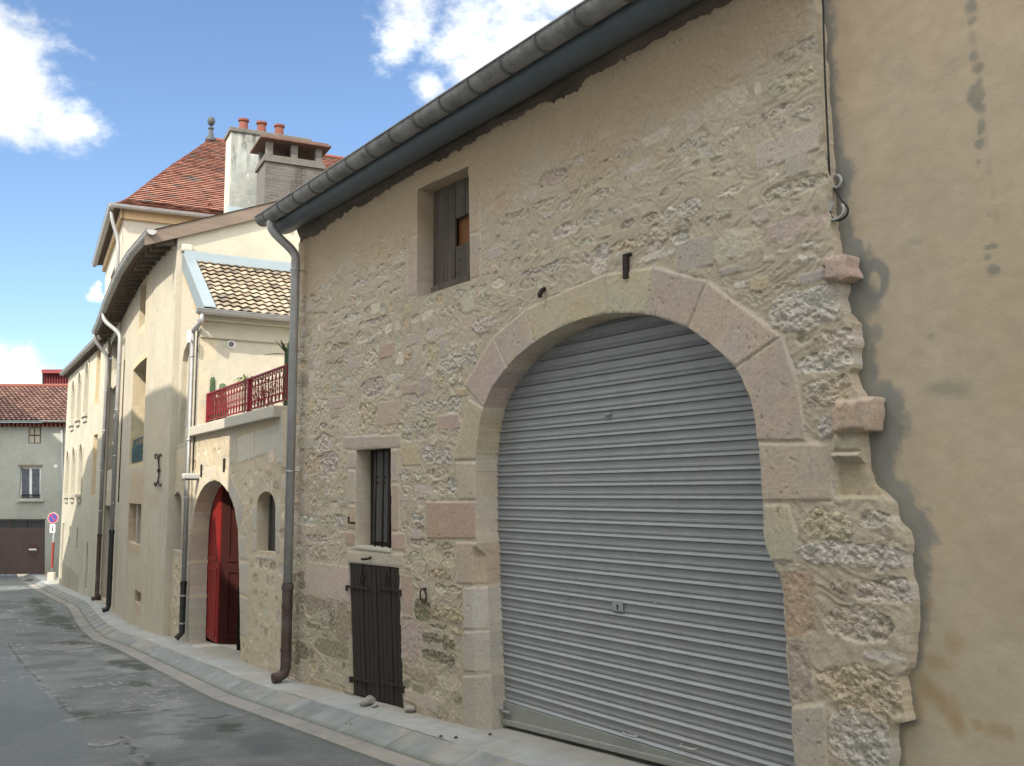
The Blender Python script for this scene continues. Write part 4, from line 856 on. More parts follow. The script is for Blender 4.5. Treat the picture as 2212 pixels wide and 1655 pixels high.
ht.hole(sl_top+[(7.1, 9), (-.6, 9)], .3)
def dst(pts, c, part=0, rough=.0015, proud=.006, px=True): ht.stamp([FD.px(u, v) for u, v in pts] if px else pts, jit(c, .04), proud, rough, edge=.016, warp=.15, part=part, shrink=.004)
LIME = (.53, .46, .35)
bc_ = np.mean(np.array(blind), 0); ht.stamp([tuple(bc_+(np.array(q)-bc_)*np.array([1.55, 1.09])) for q in blind], (.37, .33, .265), .004, .003, edge=.02, warp=.6)
nc_ = np.mean(np.array(niche), 0); ht.stamp([tuple(nc_+(np.array(q)-nc_)*np.array([1.5, 1.12])) for q in niche], (.42, .37, .30), .004, .003, edge=.02, warp=.6)
for q, c in [([(395, 1290), (411, 1291), (408, 1395), (390, 1392)], (.40, .37, .30)), ([(398, 1215), (413, 1216), (411, 1287), (394, 1286)], (.42, .365, .30)), ([(401, 1150), (416, 1150), (414, 1212), (399, 1211)], (.42, .34, .27)),
             ([(404, 1085), (425, 1084), (416, 1147), (401, 1147)], LIME), ([(412, 1042), (432, 1018), (455, 1040), (425, 1083)], LIME), ([(432, 1018), (466, 1004), (466, 1036), (452, 1040)], LIME), ([(466, 1004), (500, 1020), (494, 1064), (474, 1040)], LIME),
             ([(500, 1030), (522, 1078), (512, 1130), (495, 1066)], (.46, .42, .35)), ([(513, 1090), (528, 1085), (524, 1110), (515, 1155)], (.44, .40, .34)), ([(515, 1158), (534, 1158), (534, 1212), (517, 1208)], (.45, .41, .34)), ([(517, 1212), (538, 1214), (538, 1290), (518, 1282)], (.45, .40, .33)), ([(518, 1286), (536, 1292), (534, 1380), (520, 1372)], (.43, .38, .31)),
             ([(512, 943), (548, 932), (549, 992), (514, 1002)], (.50, .46, .38)), ([(551, 931), (604, 914), (605, 972), (551, 990)], (.50, .46, .38)), ([(543, 1055), (572, 1028), (606, 1060), (606, 1088), (594, 1080), (586, 1066), (570, 1060), (556, 1076), (554, 1090)], (.48, .44, .36)),
             ([(546, 1094), (555, 1092), (555, 1150), (546, 1150)], (.46, .42, .35)), ([(546, 1153), (555, 1153), (555, 1194), (547, 1193)], (.45, .39, .31)), ([(595, 1090), (608, 1090), (608, 1150), (595, 1150)], (.47, .43, .36)), ([(595, 1153), (606, 1153), (606, 1196), (595, 1196)], (.45, .40, .33)), ([(552, 1198), (597, 1200), (597, 1212), (552, 1209)], (.48, .44, .36)),
             ([(596, 893), (612, 889), (614, 1002), (598, 1004)], (.47, .43, .35)), ([(497, 920), (510, 916), (510, 1000), (498, 1004)], (.47, .42, .34)),
             ([(622, 820), (630, 820), (630, 880), (622, 880)], LIME)]:
    dst(q, c, 1 if len(q) == 4 and q[0][0] < 520 and q[0][1] > 1000 else 0)
for i, (q, c) in enumerate([([(366, 1085), (373, 1080), (372, 1130), (366, 1130)], TN), ([(393, 1082), (398, 1082), (397, 1140), (393, 1140)], TN), ([(366, 1134), (372, 1134), (371, 1196), (365, 1195)], BR), ([(393, 1144), (397, 1144), (396, 1200), (393, 1200)], BR)]): dst(q, c)
def tzone(a, z):
    r = z-EZ
    return dict(dens=.72 if r > -.3 else .8, w=(.10, .30), h=(.10, .20), gap=(.03, .08), kinds=(.15, .35, .5), pal='gtttwb' if r > -.6 else 'btttg', rough=(.008, .020), mortar=(.50, .42, .30), fade=.8)
aC = FD.px(398, 1000)[0]
rubble(ht, tzone, 0, aC, -1.35, LZ, random.Random(5)); rubble(ht, tzone, aC, 6.9, -1.35, FD.px(390, 1205)[1], random.Random(6))
up_m = sstep(-.05, .05, ht.BB-FD.px(390, 965)[1]); ht.tint(up_m*(ht.AA > aT-.1), CREAM, .95); ht.H = np.where((ht.BB > FD.px(390, 1005)[1]) & (ht.AA > aC), ht.H*.3, ht.H)
ht.tint(1-sstep(-1.2, -.55, ht.BB+(fbm(ht.AA*1.3, ht.BB*2, 4, 96)-.5)*.8), (.34, .30, .225), .45)
hp = ht.build({0: ('wall', MS['stone']), 1: ('door_surround', MS['stone'])}, ter)
# red double door: one leaf shut, the other folded inwards
dr = bpy.data.objects.new('red_door', None); COL.objects.link(dr); dr.parent = ter
hD = -.29
aL = FD.px(438, 1300, hD)[0]; aM = FD.px(474, 1300, hD)[0]; zs = float(zpav(14.9))-.02
zarch = lambda t: EZ+FD.px(470, 1037)[1]-EZ-.02
ztop = FD.px(470, 1030)[1]+.1
def leaf(nm, a0, h0, a1, h1, mt, boards=6):
    p0, p1 = FD.at(a0, zs, h0), FD.at(a1, zs, h1); d = p1-p0; L = np.linalg.norm(d); d = d/L; nrm = np.array([-d[1], d[0], 0]); H_ = ztop-zs
    if nrm@np.array([-1, -.5, 0]) < 0: nrm = -nrm
    ob = MB(); ob.prism([p0, p1, p1+(0, 0, H_), p0+(0, 0, H_)], -nrm*.04); o = ob.build(nm, MS[mt], dr)
    for (t0, t1) in ((.03, .43), (.47, .97)):
        for (s0, s1) in (((.12, .88),)):
            fr = MB(); w = .05
            q = lambda s_, t_, e: p0+d*L*s_+np.array([0, 0, H_*t_])+nrm*e
            for aa, bb, cc, dd in ((s0-w/L, s1+w/L, t0-.0, t0+.022), (s0-w/L, s1+w/L, t1-.022, t1)):
                fr.prism([q(aa, cc, 0), q(bb, cc, 0), q(bb, dd, 0), q(aa, dd, 0)], nrm*.018)
            for aa in (s0-w/L, s1): fr.prism([q(aa, t0, 0), q(aa+w/L, t0, 0), q(aa+w/L, t1, 0), q(aa, t1, 0)], nrm*.016)
            fr.build('panel_frame', MS[mt], o)
            if boards:
                g_ = MB()
                for k in range(1, boards): s_ = lin(s0, s1, k/boards); g_.prism([q(s_-.006, t0+.02, 0), q(s_+.006, t0+.02, 0), q(s_+.006, t1-.02, 0), q(s_-.006, t1-.02, 0)], nrm*.006)
                g_.build('bead', MS[mt], o)
    return o, p0, p1, nrm
leaf('door_leaf', aL+.12, hD, aM, hD+.03, 'reddoor'); leaf('door_leaf', aM-.03, hD+.01, aM-.80, hD-1.0, 'redshade', 4)
m = MB(); m.quad(*[FD.at(a, z, -1.6) for a, z in ((aL+1.5, zs-.5), (aM-2.2, zs-.5), (aM-2.2, ztop+.6), (aL+1.5, ztop+.6))])
m.quad(FD.at(aL+1.5, ztop+.3, -.29), FD.at(aM-2.2, ztop+.3, -.29), FD.at(aM-2.2, ztop+.3, -1.6), FD.at(aL+1.5, ztop+.3, -1.6)); m.quad(*[FD.at(aM-1.1, z, h) for z, h in ((zs-.5, -.29), (ztop+.5, -.29), (ztop+.5, -1.6), (zs-.5, -1.6))]); m.quad(*[FD.at(aL+1.0, z, h) for z, h in ((zs-.5, -.29), (ztop+.5, -.29), (ztop+.5, -1.6), (zs-.5, -1.6))])
m.build('passage', MS['dark'], ter)
m = MB(); th = [(430, 1382), (470, 1398), (520, 1408), (520, 1425), (476, 1413), (432, 1393)]
a0, a1 = FD.px(430, 1385)[0], FD.px(520, 1400)[0]; m.prism([FD.at(a0+.1, zs-.1, -1.0), FD.at(a1-.1, zs-.1, -1.0), FD.at(a1-.1, zs-.1, .10), FD.at(a0+.1, zs-.1, .10)], (0, 0, .085)); m.build('threshold', MS['pale'], ter, bevel=.015)
# slit window grille
m = MB(); m.quad(*[FD.at(a, z, -.27) for a, z in ((slit[0][0]+.4, slit[0][1]-.2), (slit[-1][0]-.3, slit[0][1]-.2), (slit[-1][0]-.3, slit[5][1]+.3), (slit[0][0]+.4, slit[5][1]+.3))]); m.build('slit_window', MS['dark'], ter)
m = MB()
for u0, u1 in ((580.5, 585), (586, 598)):
    q0, q1 = FD.px(u1, 1130, -.14)[0], FD.px(u0, 1130, -.14)[0]; m.prism([FD.at(q, z, -.14) for q, z in ((q0, slit[0][1]-.1), (q1, slit[0][1]-.1), (q1, slit[5][1]-.03), (q0, slit[5][1]-.03))], (.02, 0, 0))
m.build('shutter_slat', MS['blackpipe'], ter)
m = MB(); m.quad(*[FD.at(a, z, -.24) for a, z in ((niche[0][0]+.4, niche[0][1]-.2), (niche[-1][0]-.3, niche[0][1]-.2), (niche[-1][0]-.3, niche[4][1]+.3), (niche[0][0]+.4, niche[4][1]+.3))]); m.build('niche_window', mat('old_shutter_grey', (.12, .11, .095), var=.2), ter)
m = MB(); m.quad(*[FD.at(a, z, -.09) for a, z in ((max(q[0] for q in blind)+.1, min(q[1] for q in blind)-.1), (min(q[0] for q in blind)-.1, min(q[1] for q in blind)-.1), (min(q[0] for q in blind)-.1, max(q[1] for q in blind)+.05), (max(q[0] for q in blind)+.1, max(q[1] for q in blind)+.05))]); m.build('blind_window', MS['cream'], ter)
for u, v in ((437, 1017), (486, 1005)):
    a, z = FD.px(u, v); m = MB(); m.box(FD.at(a, z, .012), (.03, .05, .20)); m.build('iron_strap', MS['iron'], ter, bevel=.003)
# coping of the terrace wall
a_l = FD.px(607, 880)[0]; m = MB()
m.prism([FD.at(a_l, LZ-.15, .10), FD.at(aT+.35, LZ-.15, .10), FD.at(aT+.35, LZ-.15, -.38), FD.at(a_l, LZ-.15, -.38)], (0, 0, .15)); m.build('coping', MS['pale'], ter, bevel=.012)
# terrace floor and back wall (faces the viewer)
pc = FD.at(aT, 0, 0); dX = np.array([.99726, -.074, 0]); dY = np.array([.074, .99726, 0])
m = MB(); m.prism([FD.at(0, LZ-.35, -.3), FD.at(aT, LZ-.35, -.3), FD.at(aT, LZ-.35, -4.5), FD.at(0, LZ-.35, -4.5)], (0, 0, .12)); m.build('terrace_floor', MS['pale'], ter)
FBK = Facade([pc[:2], (pc+dX*5)[:2]], side=-1)
hk = HW(FBK, np.arange(0, 5, .05), np.arange(LZ-.4, EZ+3.05, .04), CREAM, seed=101, relief=.004)
hk.R[:] = 0; hk.tint(sstep(.45, .8, fbm(hk.AA*2, hk.BB*.8, 4, 102)), (.54, .44, .29), .35)
for z0, z1, w in ((1.9, 2.45, .30), (2.5, 3.1, .16), (3.15, 3.7, .30), (3.75, 4.3, .17)): hk.stamp([(-.05, z0+.75), (w, z0+.75), (w, z1+.75), (-.05, z1+.75)], (.52, .45, .33), .003, .001)
hk.build({0: ('back_wall', MS['render'])}, ter)
m = MB(); m.prism([FBK.at(0, EZ+2.60, 0), FBK.at(5, EZ+2.60, 0), FBK.at(5, EZ+2.88, 0), FBK.at(0, EZ+2.88, 0)], tuple(-dY*.05)); m.prism([FBK.at(0, EZ+2.88, 0), FBK.at(5, EZ+2.88, 0), FBK.at(5, EZ+3.0, 0), FBK.at(0, EZ+3.0, 0)], tuple(-dY*.16)); m.build('cornice', MS['cream'], ter, bevel=.01)
a, z = FBK.px(499, 744); m = MB(); c = FBK.at(a, z, 0); AX = (tuple(dX), (0, 0, 1), tuple(-dY)); m.lathe([(.05, 0), (.066, 0), (.066, .02), (.052, .02)], c, 20, AX); vn = m.build('vent', MS['white'], ter, smooth=True, auto=True)
m = MB(); m.lathe([(.048, .0), (.048, .026)], c, 16, AX); m.build('vent_grille', mat('dark_grille', (.12, .12, .13), var=.4, nscale=90), vn)
# lean-to roof: canal tiles, zinc flashing, verge board
gR_ = .06
def roofpt(s_, t_, e=0): # s along dX, t 0 eave ..1 ridge
    run = 6.9-aT; b0 = FBK.at(0, 0, .22); p = b0+dX*(s_+.12)+dY*(run+.22)*t_; z = EZ+lin(3.05, 4.28, t_); n = np.array([-dY[0]*.56, -dY[1]*.56, .83]); q = np.array([p[0], p[1], z]); return q+n*e
def tiles(nm, fn, S, rows, wtile, cols_fn, par, mt='tile', wave=.03, lift=.028, sub=5, over=1.06):
    m = MB(); r = random.Random(hash(nm) % 1000+3)
    V, Fc, Cc = [], [], []
    for k in range(rows):
        s0, s1 = S(k/rows), S((k+.5)/rows); a0, a1 = s0; off = (k % 2)*wtile*.5*(wave == 0)
        n = max(1, int(round((a1-a0)/wtile)))
        for i in range(-1 if off else 0, n):
            x0 = a0+i*wtile+off; x1 = x0+wtile; x0c, x1c = max(x0, a0), min(x1, a1)
            if x1c-x0c < .03: continue
            c = cols_fn(r); dl = r.uniform(-.004, .006); o = len(V)
            for j in range(sub+1):
                x = lin(x0c, x1c, j/sub); w = wave*math.cos(2*math.pi*j/sub)
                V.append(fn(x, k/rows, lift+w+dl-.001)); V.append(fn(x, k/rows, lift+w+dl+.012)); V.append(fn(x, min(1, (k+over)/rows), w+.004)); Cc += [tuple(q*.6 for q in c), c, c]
            for j in range(sub): b_ = o+3*j; Fc += [(b_, b_+3, b_+4, b_+1), (b_+1, b_+4, b_+5, b_+2)]
    m.v, m.f, m.c, m.has = [tuple(q) for q in V], Fc, Cc, True
    return m.build(nm, MS[mt], par)
def tcol(r):
    f = r.uniform(.8, 1.2); c = r.choice([(.28, .23, .165), (.30, .25, .18), (.26, .21, .15), (.22, .175, .125), (.14, .115, .09)]); return tuple(x*f for x in c)
lr = tiles('roof', roofpt, lambda t: (.02, 4.6), 13, .155, tcol, ter, wave=.014, lift=.024, sub=6)
m = MB(); m.quad(roofpt(-.1, -.02, -.03), roofpt(4.8, -.02, -.03), roofpt(4.8, 1.0, -.03), roofpt(-.1, 1.0, -.03)); m.build('roof_deck', MS['dark'], lr)
m = MB(); 
m.prism([roofpt(-.12, .93, .03), roofpt(4.6, .93, .03), roofpt(4.6, .99, .16), roofpt(-.12, .99, .16)], (0, .03, .02)); m.build('ridge_flashing', MS['zincpale'], lr, bevel=.01)
m = MB()
p = [roofpt(-.14, -.03, .07), roofpt(-.14, 1.0, .10), roofpt(-.14, 1.0, -.16), roofpt(-.14, -.03, -.20)]; m.prism(p, tuple(dX*.02)); m.prism([roofpt(-.14, -.03, .07), roofpt(.06, -.03, .07), roofpt(.06, 1.0, .08), roofpt(-.14, 1.0, .10)], (0, 0, .012)); m.build('verge_flashing', MS['zincpale'], lr)
m = MB(); m.prism([roofpt(-.12, -.02, -.20), roofpt(-.12, .85, -.16), roofpt(-.12, .85, -.28), roofpt(-.12, -.02, -.29)], tuple(dX*.03)); m.build('verge_board', mat('new_timber', (.55, .34, .16), var=.12), lr)
tg = lambda a, x, y: FBK.at(a, EZ+3.02+y, .30+x)
m = MB(); gutter(m, tg, -.14, 4.6, 24, r=.075); g2 = m.build('gutter', MS['zinc'], ter, smooth=True, auto=True)
for a in np.arange(.3, 4.5, .62): m = MB(); rings(m, tg, [a], r=.075); m.build('gutter_bracket', MS['zinc'], g2, smooth=True)
# its downpipe on the street wall, black at the foot
ap = FD.px(406, 1000, .09)[0]; z1 = FD.px(400, 1262, .09)[1]; zsw = FD.px(425, 712, .09)[1]
m = MB(); m.tube([tg(-.05, 0, -.05), tg(-.05, 0, -.16)]+[np.array(q) for q in pipe_s(tg(-.05, 0, -.18), FD.at(ap, zsw, .09), 10)]+[FD.at(ap, z1, .09)], .042, 12); tp_ = m.build('downpipe', MS['zinc'], ter, smooth=True)
m = MB(); m.tube([FD.at(ap, z1+.04, .09), FD.at(ap, zpav(16)+.12, .09), FD.at(ap, zpav(16)+.03, .18)], .050, 12); m.lathe([(.058, -.03), (.058, .03)], FD.at(ap, z1, .09), 12); m.build('black_foot', MS['blackpipe'], tp_, smooth=True, auto=True)
for v in (775, 951, 1075, 1290, 1352):
    z = FD.px(404, v, .09)[1]; m = MB(); m.lathe([(.048+.008*(v > 1260), -.012), (.052+.008*(v > 1260), 0), (.048+.008*(v > 1260), .012)], FD.at(ap, z, .09), 12); m.build('pipe_bracket', MS['zinc'], tp_)
m = MB(); m.tube([FD.at(ap-.12, zsw+.2, .03), FD.at(ap-.12, FD.px(402, 1020)[1], .03)], .012, 6); m.build('conduit', MS['cable'], ter, smooth=True)
lamp = thing('wall_lamp', 'white box lamp on the wall beside the red arched door', 'lamp', tuple(FD.at(*FD.px(412, 1030), 0)))
a, z = FD.px(416, 1029, .1); m = MB(); m.box(FD.at(a, z, .13), (.26, .14, .09), ax=((dY[1], -dY[0], 0), (dY[0], dY[1], 0), (0, 0, 1))); m.build('lamp_housing', MS['greyplastic'], lamp, bevel=.02)
m = MB(); m.box(FD.at(a, z-.05, .12), (.20, .10, .03), ax=((dY[1], -dY[0], 0), (dY[0], dY[1], 0), (0, 0, 1))); m.build('lamp_glass', MS['glass'], lamp)
ant = thing('antenna', 'small white antenna panel clamped to the zinc downpipe above the blind window', 'antenna', tuple(FD.at(*FD.px(410, 728), .12)))
a, z = FD.px(408.5, 727, .2); m = MB(); m.box(FD.at(a, z, .2), (.05, .07, .20)); m.build('antenna_panel', MS['white'], ant, bevel=.006)
m = MB(); m.tube([FD.at(a, z-.03, .2), FD.at(ap, z-.03, .1)], .014, 8); m.build('bracket', MS['zinc'], ant)
# ------------------------------------------------------------------ RAILING and plants of the terrace
HR = -.17; a0, a1 = FD.px(621, 800, HR)[0], FD.px(449, 900, HR)[0]; zt = EZ+1.66; zb = EZ+1.20
rail = thing('terrace_railing', 'ornate dark red iron railing on the terrace edge', 'railing', tuple(FD.at((a0+a1)/2, LZ, HR)))
m = MB(); m.prism([FD.at(a0-.03, zt-.02, HR-.02), FD.at(a1+.03, zt-.02, HR-.02), FD.at(a1+.03, zt-.02, HR+.02), FD.at(a0-.03, zt-.02, HR+.02)], (0, 0, .028)); m.build('top_rail', MS['redrail'], rail, bevel=.004)
m = MB(); m.prism([FD.at(a0-.03, zb, HR-.015), FD.at(a1+.03, zb, HR-.015), FD.at(a1+.03, zb, HR+.015), FD.at(a0-.03, zb, HR+.015)], (0, 0, .02)); m.build('bottom_rail', MS['redrail'], rail)
for a in (a1+.01, FD.px(539, 850, HR)[0]):
    m = MB(); m.prism([FD.at(a-.03, LZ, HR-.03), FD.at(a+.03, LZ, HR-.03), FD.at(a+.03, LZ, HR+.03), FD.at(a-.03, LZ, HR+.03)], (0, 0, zt-LZ)); m.build('post', MS['redrail'], rail)
nb_ = 26; wd = (a1-a0)/nb_
for i in range(nb_):
    a = lin(a0, a1, (i+.5)/nb_); m = MB()
    m.prism([FD.at(a-wd*.5-.006, zb+.02, HR-.008), FD.at(a-wd*.5+.006, zb+.02, HR-.008), FD.at(a-wd*.5+.006, zb+.02, HR+.008), FD.at(a-wd*.5-.006, zb+.02, HR+.008)], (0, 0, zt-zb-.04))
    m.tube([FD.at(a, zb+.10, HR), FD.at(a, zt-.13, HR)], .005, 6); m.lathe([(.004, -.03), (.013, -.018), (.006, -.008), (.013, .004), (.004, .016)], FD.at(a, zb+.20, HR), 8)
    rr_ = wd*.42
    m.tube([FD.at(a+rr_*math.cos(t), zt-.075+(.07 if math.sin(t) < 0 else .03)*math.sin(t), HR) for t in np.linspace(math.pi, 2*math.pi, 9)], .007, 6)
    m.tube([FD.at(a+rr_*math.cos(t), zb+.03+.095*math.sin(t), HR) for t in np.linspace(0, math.pi, 9)], .007, 6)
    m.tube([FD.at(a+.02*math.cos(t), zt-.05+.02*math.sin(t), HR) for t in np.linspace(0, 2*math.pi, 9)], .006, 5)
    m.build('baluster', MS['redrail'], rail, smooth=False)
def pot(par, c, r, h): m = MB(); m.lathe([(r*.7, 0), (r, h*.9), (r*1.1, h*.9), (r*1.1, h), (r*.92, h), (r*.92, h*.8)], c, 16); m.build('pot', MS['terracotta'], par, smooth=True, auto=True)
fz = LZ-.23
def plant(nm, lab, u, v, h): a, z = FD.px(u, v, h); return thing(nm, lab, 'plant', tuple(FD.at(a, fz, h))), a, z
pl, a, z = plant('cactus', 'tall ribbed green cactus standing at the left end of the red railing', 459, 809, -.24); c = FD.at(a, fz, -.24); pot(pl, c, .11, .24)
m = MB(); n = 14
for q, (dx, hh, r) in enumerate(((0, z-fz, .062), (.10, z-fz-.32, .05))):
    vs_ = []; H_ = np.linspace(.2, hh, 18)
    for i, zz in enumerate(H_):
        for k in range(n): rr_ = r*(1+.22*(k % 2))*(1 if i < 16 else .75 if i == 16 else .3)*(1+.05*math.sin(i*2.1)); vs_.append(c+dX*dx+np.array([rr_*math.cos(2*math.pi*k/n), rr_*math.sin(2*math.pi*k/n), zz]))
    m.add(vs_, [(i*n+k, i*n+(k+1) % n, (i+1)*n+(k+1) % n, (i+1)*n+k) for i in range(17) for k in range(n)])
m.build('stem', MS['green'], pl, smooth=True)
def leaves(par, c, n, L, droop, wd_, mt, seed, z0=0, nm='leaves', lo=.4):
    m = MB(); r = random.Random(seed)
    for _ in range(n):
        t = r.uniform(0, 6.28); l = L*r.uniform(.6, 1.1); e = r.uniform(lo, 1.35); P = []
        for k in range(7):
            s_ = k/6; P.append(c+np.array([math.cos(t)*l*s_*math.cos(e), math.sin(t)*l*s_*math.cos(e), z0+l*s_*math.sin(e)-droop*l*s_*s_]))
        side = np.array([-math.sin(t), math.cos(t), 0]); vs_ = []
        for k, p in enumerate(P): w = wd_*(1-abs(k/6-.35)/.7)+.002; vs_ += [p-side*w, p+side*w+np.array([0, 0, .004])]
        m.add(vs_, [(2*k, 2*k+1, 2*k+3, 2*k+2) for k in range(6)])
    m.build(nm, MS[mt], par)
pl, a, z = plant('palm_plant', 'bright green arching leafy plant above the middle of the red railing', 530, 797, -.5); c = FD.at(a, fz, -.5); pot(pl, c, .15, .26); m = MB(); m.tube([c+(0, 0, .2), c+(0, 0, z-fz-.12)], .012, 6); m.build('stem', MS['green'], pl); leaves(pl, c+np.array([0, 0, z-fz-.18]), 22, .30, .75, .011, 'leaf', 4)
pl, a, z = plant('shrub', 'dark twiggy potted shrub behind the right half of the railing', 572, 840, -.55); c = FD.at(a, fz, -.55); pot(pl, c, .20, .32)
m = MB(); r = random.Random(9)
for _ in range(420):
    d_ = np.array([r.gauss(0, .17), r.gauss(0, .12), r.uniform(.35, .88)]); p = c+d_; t = r.uniform(0, 6.28); s_ = r.uniform(.012, .026); e = np.array([math.cos(t), math.sin(t), r.uniform(-.5, .5)])*s_; f_ = np.array([-math.sin(t)*.5, math.cos(t)*.5, .6])*s_; m.quad(p-e, p+f_*.6, p+e, p-f_*.6)
m.build('leaves', MS['darkleaf'], pl)
m = MB()
for _ in range(14): d_ = np.array([r.gauss(0, .15), r.gauss(0, .1), r.uniform(.6, .85)]); m.tube([c+(0, 0, .25), c+d_*.6+np.array([0, 0, .1]), c+d_], .006, 5)
m.build('stem', MS['oldwood'], pl)
pl, a, z = plant('agave', 'spiky agave leaves peeping out beside the barn drainpipe', 620, 742, -.35); c = FD.at(a+.0, fz, -.35); pot(pl, c, .16, .3); m = MB(); m.tube([c+(0, 0, .2), c+(0, 0, z-fz-.1)], .03, 7); m.build('stem', MS['green'], pl); leaves(pl, c+np.array([0, 0, z-fz-.15]), 11, .30, .15, .028, 'green', 12, lo=.1)
pl, a, z = plant('small_cactus', 'small round cactus next to the tall cactus', 481, 828, -.26); c = FD.at(a, fz, -.26); pot(pl, c, .10, .3); m = MB(); m.lathe([(.02, .25), (.08, .35), (.09, .48), (.08, .6), (.05, z-fz-.02), (.01, z-fz)], c, 14); m.build('stem', MS['green'], pl, smooth=True)
# ------------------------------------------------------------------ CREAM HOUSE behind the terrace (curved facade)
EAVE = EZ+4.62
cre = thing('cream_house', 'long cream rendered house with a curved facade and deep tiled eave', 'house', tuple(FC.at(5, float(zpav(22)), 0)))
hc = HW(FC, np.arange(0, 12.55, .045), np.arange(-2.3, EAVE+.02, .045), CREAM, seed=121, relief=.012)
hc.R[:] = .05
hc.tint(sstep(.45, .75, fbm(hc.AA*1.5, hc.BB*.7, 4, 122)), (.56, .46, .31), .35)
hc.tint(sstep(.55, .75, fbm(hc.AA*5, hc.BB*.45, 4, 125))*sstep(.4, .6, fbm(hc.AA*.8, hc.BB*.8, 3, 126)), (.40, .36, .285), .4)
hc.tint(1-sstep(-1.6, -.6, hc.BB+(fbm(hc.AA, hc.BB, 4, 123)-.5)*.8), (.50, .44, .32), .5)
def rect(fac, tl, tr, br, bl): return [fac.px(*p) for p in (tl, tr, br, bl)]
def axrect(fac, tl, br):
    a0, zt = fac.px(*tl); a1, zb = fac.px(*br); return [(a1, zb), (a0, zb), (a0, zt), (a1, zt)]
wt = axrect(FC, (288, 800), (308.5, 998)); wm = axrect(FC, (279.5, 1087), (302.5, 1179)); ws = axrect(FC, (304, 618), (313.5, 697)); cv = axrect(FC, (291.5, 1273), (304, 1308))
dw = axrect(FC, (214, 1090), (233, 1310)); p1 = axrect(FC, (229, 850), (234.5, 1015)); p2 = axrect(FC, (238, 846), (247, 1012)); p3_ = axrect(FC, (243.6, 740), (247, 797)); p4_ = axrect(FC, (250, 735), (254, 800))
for p, d in ((wt, .34), (wm, .26), (ws, .2), (cv, .3), (dw, .35), (p1, .15), (p2, .15), (p3_, .12), (p4_, .12)): hc.hole(p, d)
SN = (.47, .38, .27)
def around(hw, R, m, c, px=(0, 0), part=0):
    a0, a1, z0, z1 = min(q[0] for q in R), max(q[0] for q in R), min(q[1] for q in R), max(q[1] for q in R)
    hw.stamp([(a0-m, z0-m-px[1]), (a1+m, z0-m-px[1]), (a1+m, z1+m+px[0]), (a0-m, z1+m+px[0])], c, .004, .001, edge=.03, warp=.8)
around(hc, wt, .13, (.55, .46, .31), (.02, .0)); around(hc, wm, .12, SN, (.55, .12)); around(hc, cv, .10, SN, (.05, .12)); around(hc, dw, .16, (.42, .36, .27), (.3, 0)); around(hc, ws, .07, (.57, .48, .33), (0, .1))
hc.stamp([FC.px(u, v) for u, v in [(321, 1066), (343, 1068), (342, 1098), (320, 1098)]], (.47, .39, .29), .002, .002, edge=.04, warp=2)
hc.stamp([(9.2, -1), (10.4, -1), (10.4, 1.8), (9.2, 1.9)], (.43, .405, .335), .002, .001, edge=.1, warp=3)
hc.build({0: ('wall', MS['render'])}, cre)
def panel(fac, R, h, nm, mt, par, m=.06):
    a0, a1, z0, z1 = min(q[0] for q in R)-m, max(q[0] for q in R)+m, min(q[1] for q in R)-m, max(q[1] for q in R)+m
    b = MB(); b.prism([fac.at(a0, z0, h), fac.at(a1, z0, h), fac.at(a1, z1, h), fac.at(a0, z1, h)], (.03, .0, 0)); return b.build(nm, MS[mt], par)
def bars(fac, R, h, na, nz, par, nm='frame', mt='white', t=.05):
    a0, a1, z0, z1 = min(q[0] for q in R), max(q[0] for q in R), min(q[1] for q in R), max(q[1] for q in R); b = MB()
    for i in range(na+1): a = lin(a0, a1, i/na); b.prism([fac.at(a-t/2, z0, h), fac.at(a+t/2, z0, h), fac.at(a+t/2, z1, h), fac.at(a-t/2, z1, h)], (.04, 0, 0))
    for i in range(nz+1): z = lin(z0, z1, i/nz); b.prism([fac.at(a0, z-t/2, h-.002), fac.at(a1, z-t/2, h-.002), fac.at(a1, z+t/2, h-.002), fac.at(a0, z+t/2, h-.002)], (.04, 0, 0))
    return b.build(nm, MS[mt], par)
for R, d in ((wt, -.33), (wm, -.25), (ws, -.19), (cv, -.29), (p1, -.14), (p2, -.14), (p3_, -.11), (p4_, -.11)):
    o = panel(FC, R, d, 'window', 'glass' if R is not cv else 'dark', cre)
    if R in (wt,): bars(FC, R, d+.03, 2, 3, o, mt='oldwood', t=.05)
    if R in (p1, p2): bars(FC, R, d+.02, 1, 3, o, mt='pale', t=.05)
am = (wm[0][0]+wm[1][0])/2; b = MB(); b.prism([FC.at(am-.055, wm[0][1], -.24), FC.at(am+.055, wm[0][1], -.24), FC.at(am+.055, wm[2][1], -.24), FC.at(am-.055, wm[2][1], -.24)], (-.19, 0, 0)); b.build('mullion', MS['pale'], cre)
panel(FC, dw, -.34, 'door', 'greyplastic', cre)
# little balcony grille in the tall window
gr_ = bpy.data.objects.new('window_grille', None); COL.objects.link(gr_); gr_.parent = cre
a0, a1 = wt[1][0], wt[0][0]; z0 = wt[0][1]+.06; z1 = FC.px(300, 945)[1]; b = MB()
MS['greeniron'] = mat('blue_green_iron', (.06, .11, .12), rough=.6, var=.3)
for z in (z0, z1-.14, z1): b.prism([FC.at(a0, z, -.06), FC.at(a1, z, -.06), FC.at(a1, z+.025, -.06), FC.at(a0, z+.025, -.06)], (.025, 0, 0))
b.build('rail', MS['greeniron'], gr_); b = MB()
for i in range(9):
    a = lin(a0, a1, (i+.5)/9); b.tube([FC.at(a, z0, -.05), FC.at(a, z1, -.05)], .008, 5)
    for j in range(3): c = FC.at(a, lin(z0, z1-.14, (j+.5)/3), -.05); b.tube([c+np.array([0, .05*math.cos(t), .07*math.sin(t)]) for t in np.linspace(0, 2*math.pi, 9)], .008, 5)
b.build('scrollwork', MS['greeniron'], gr_)
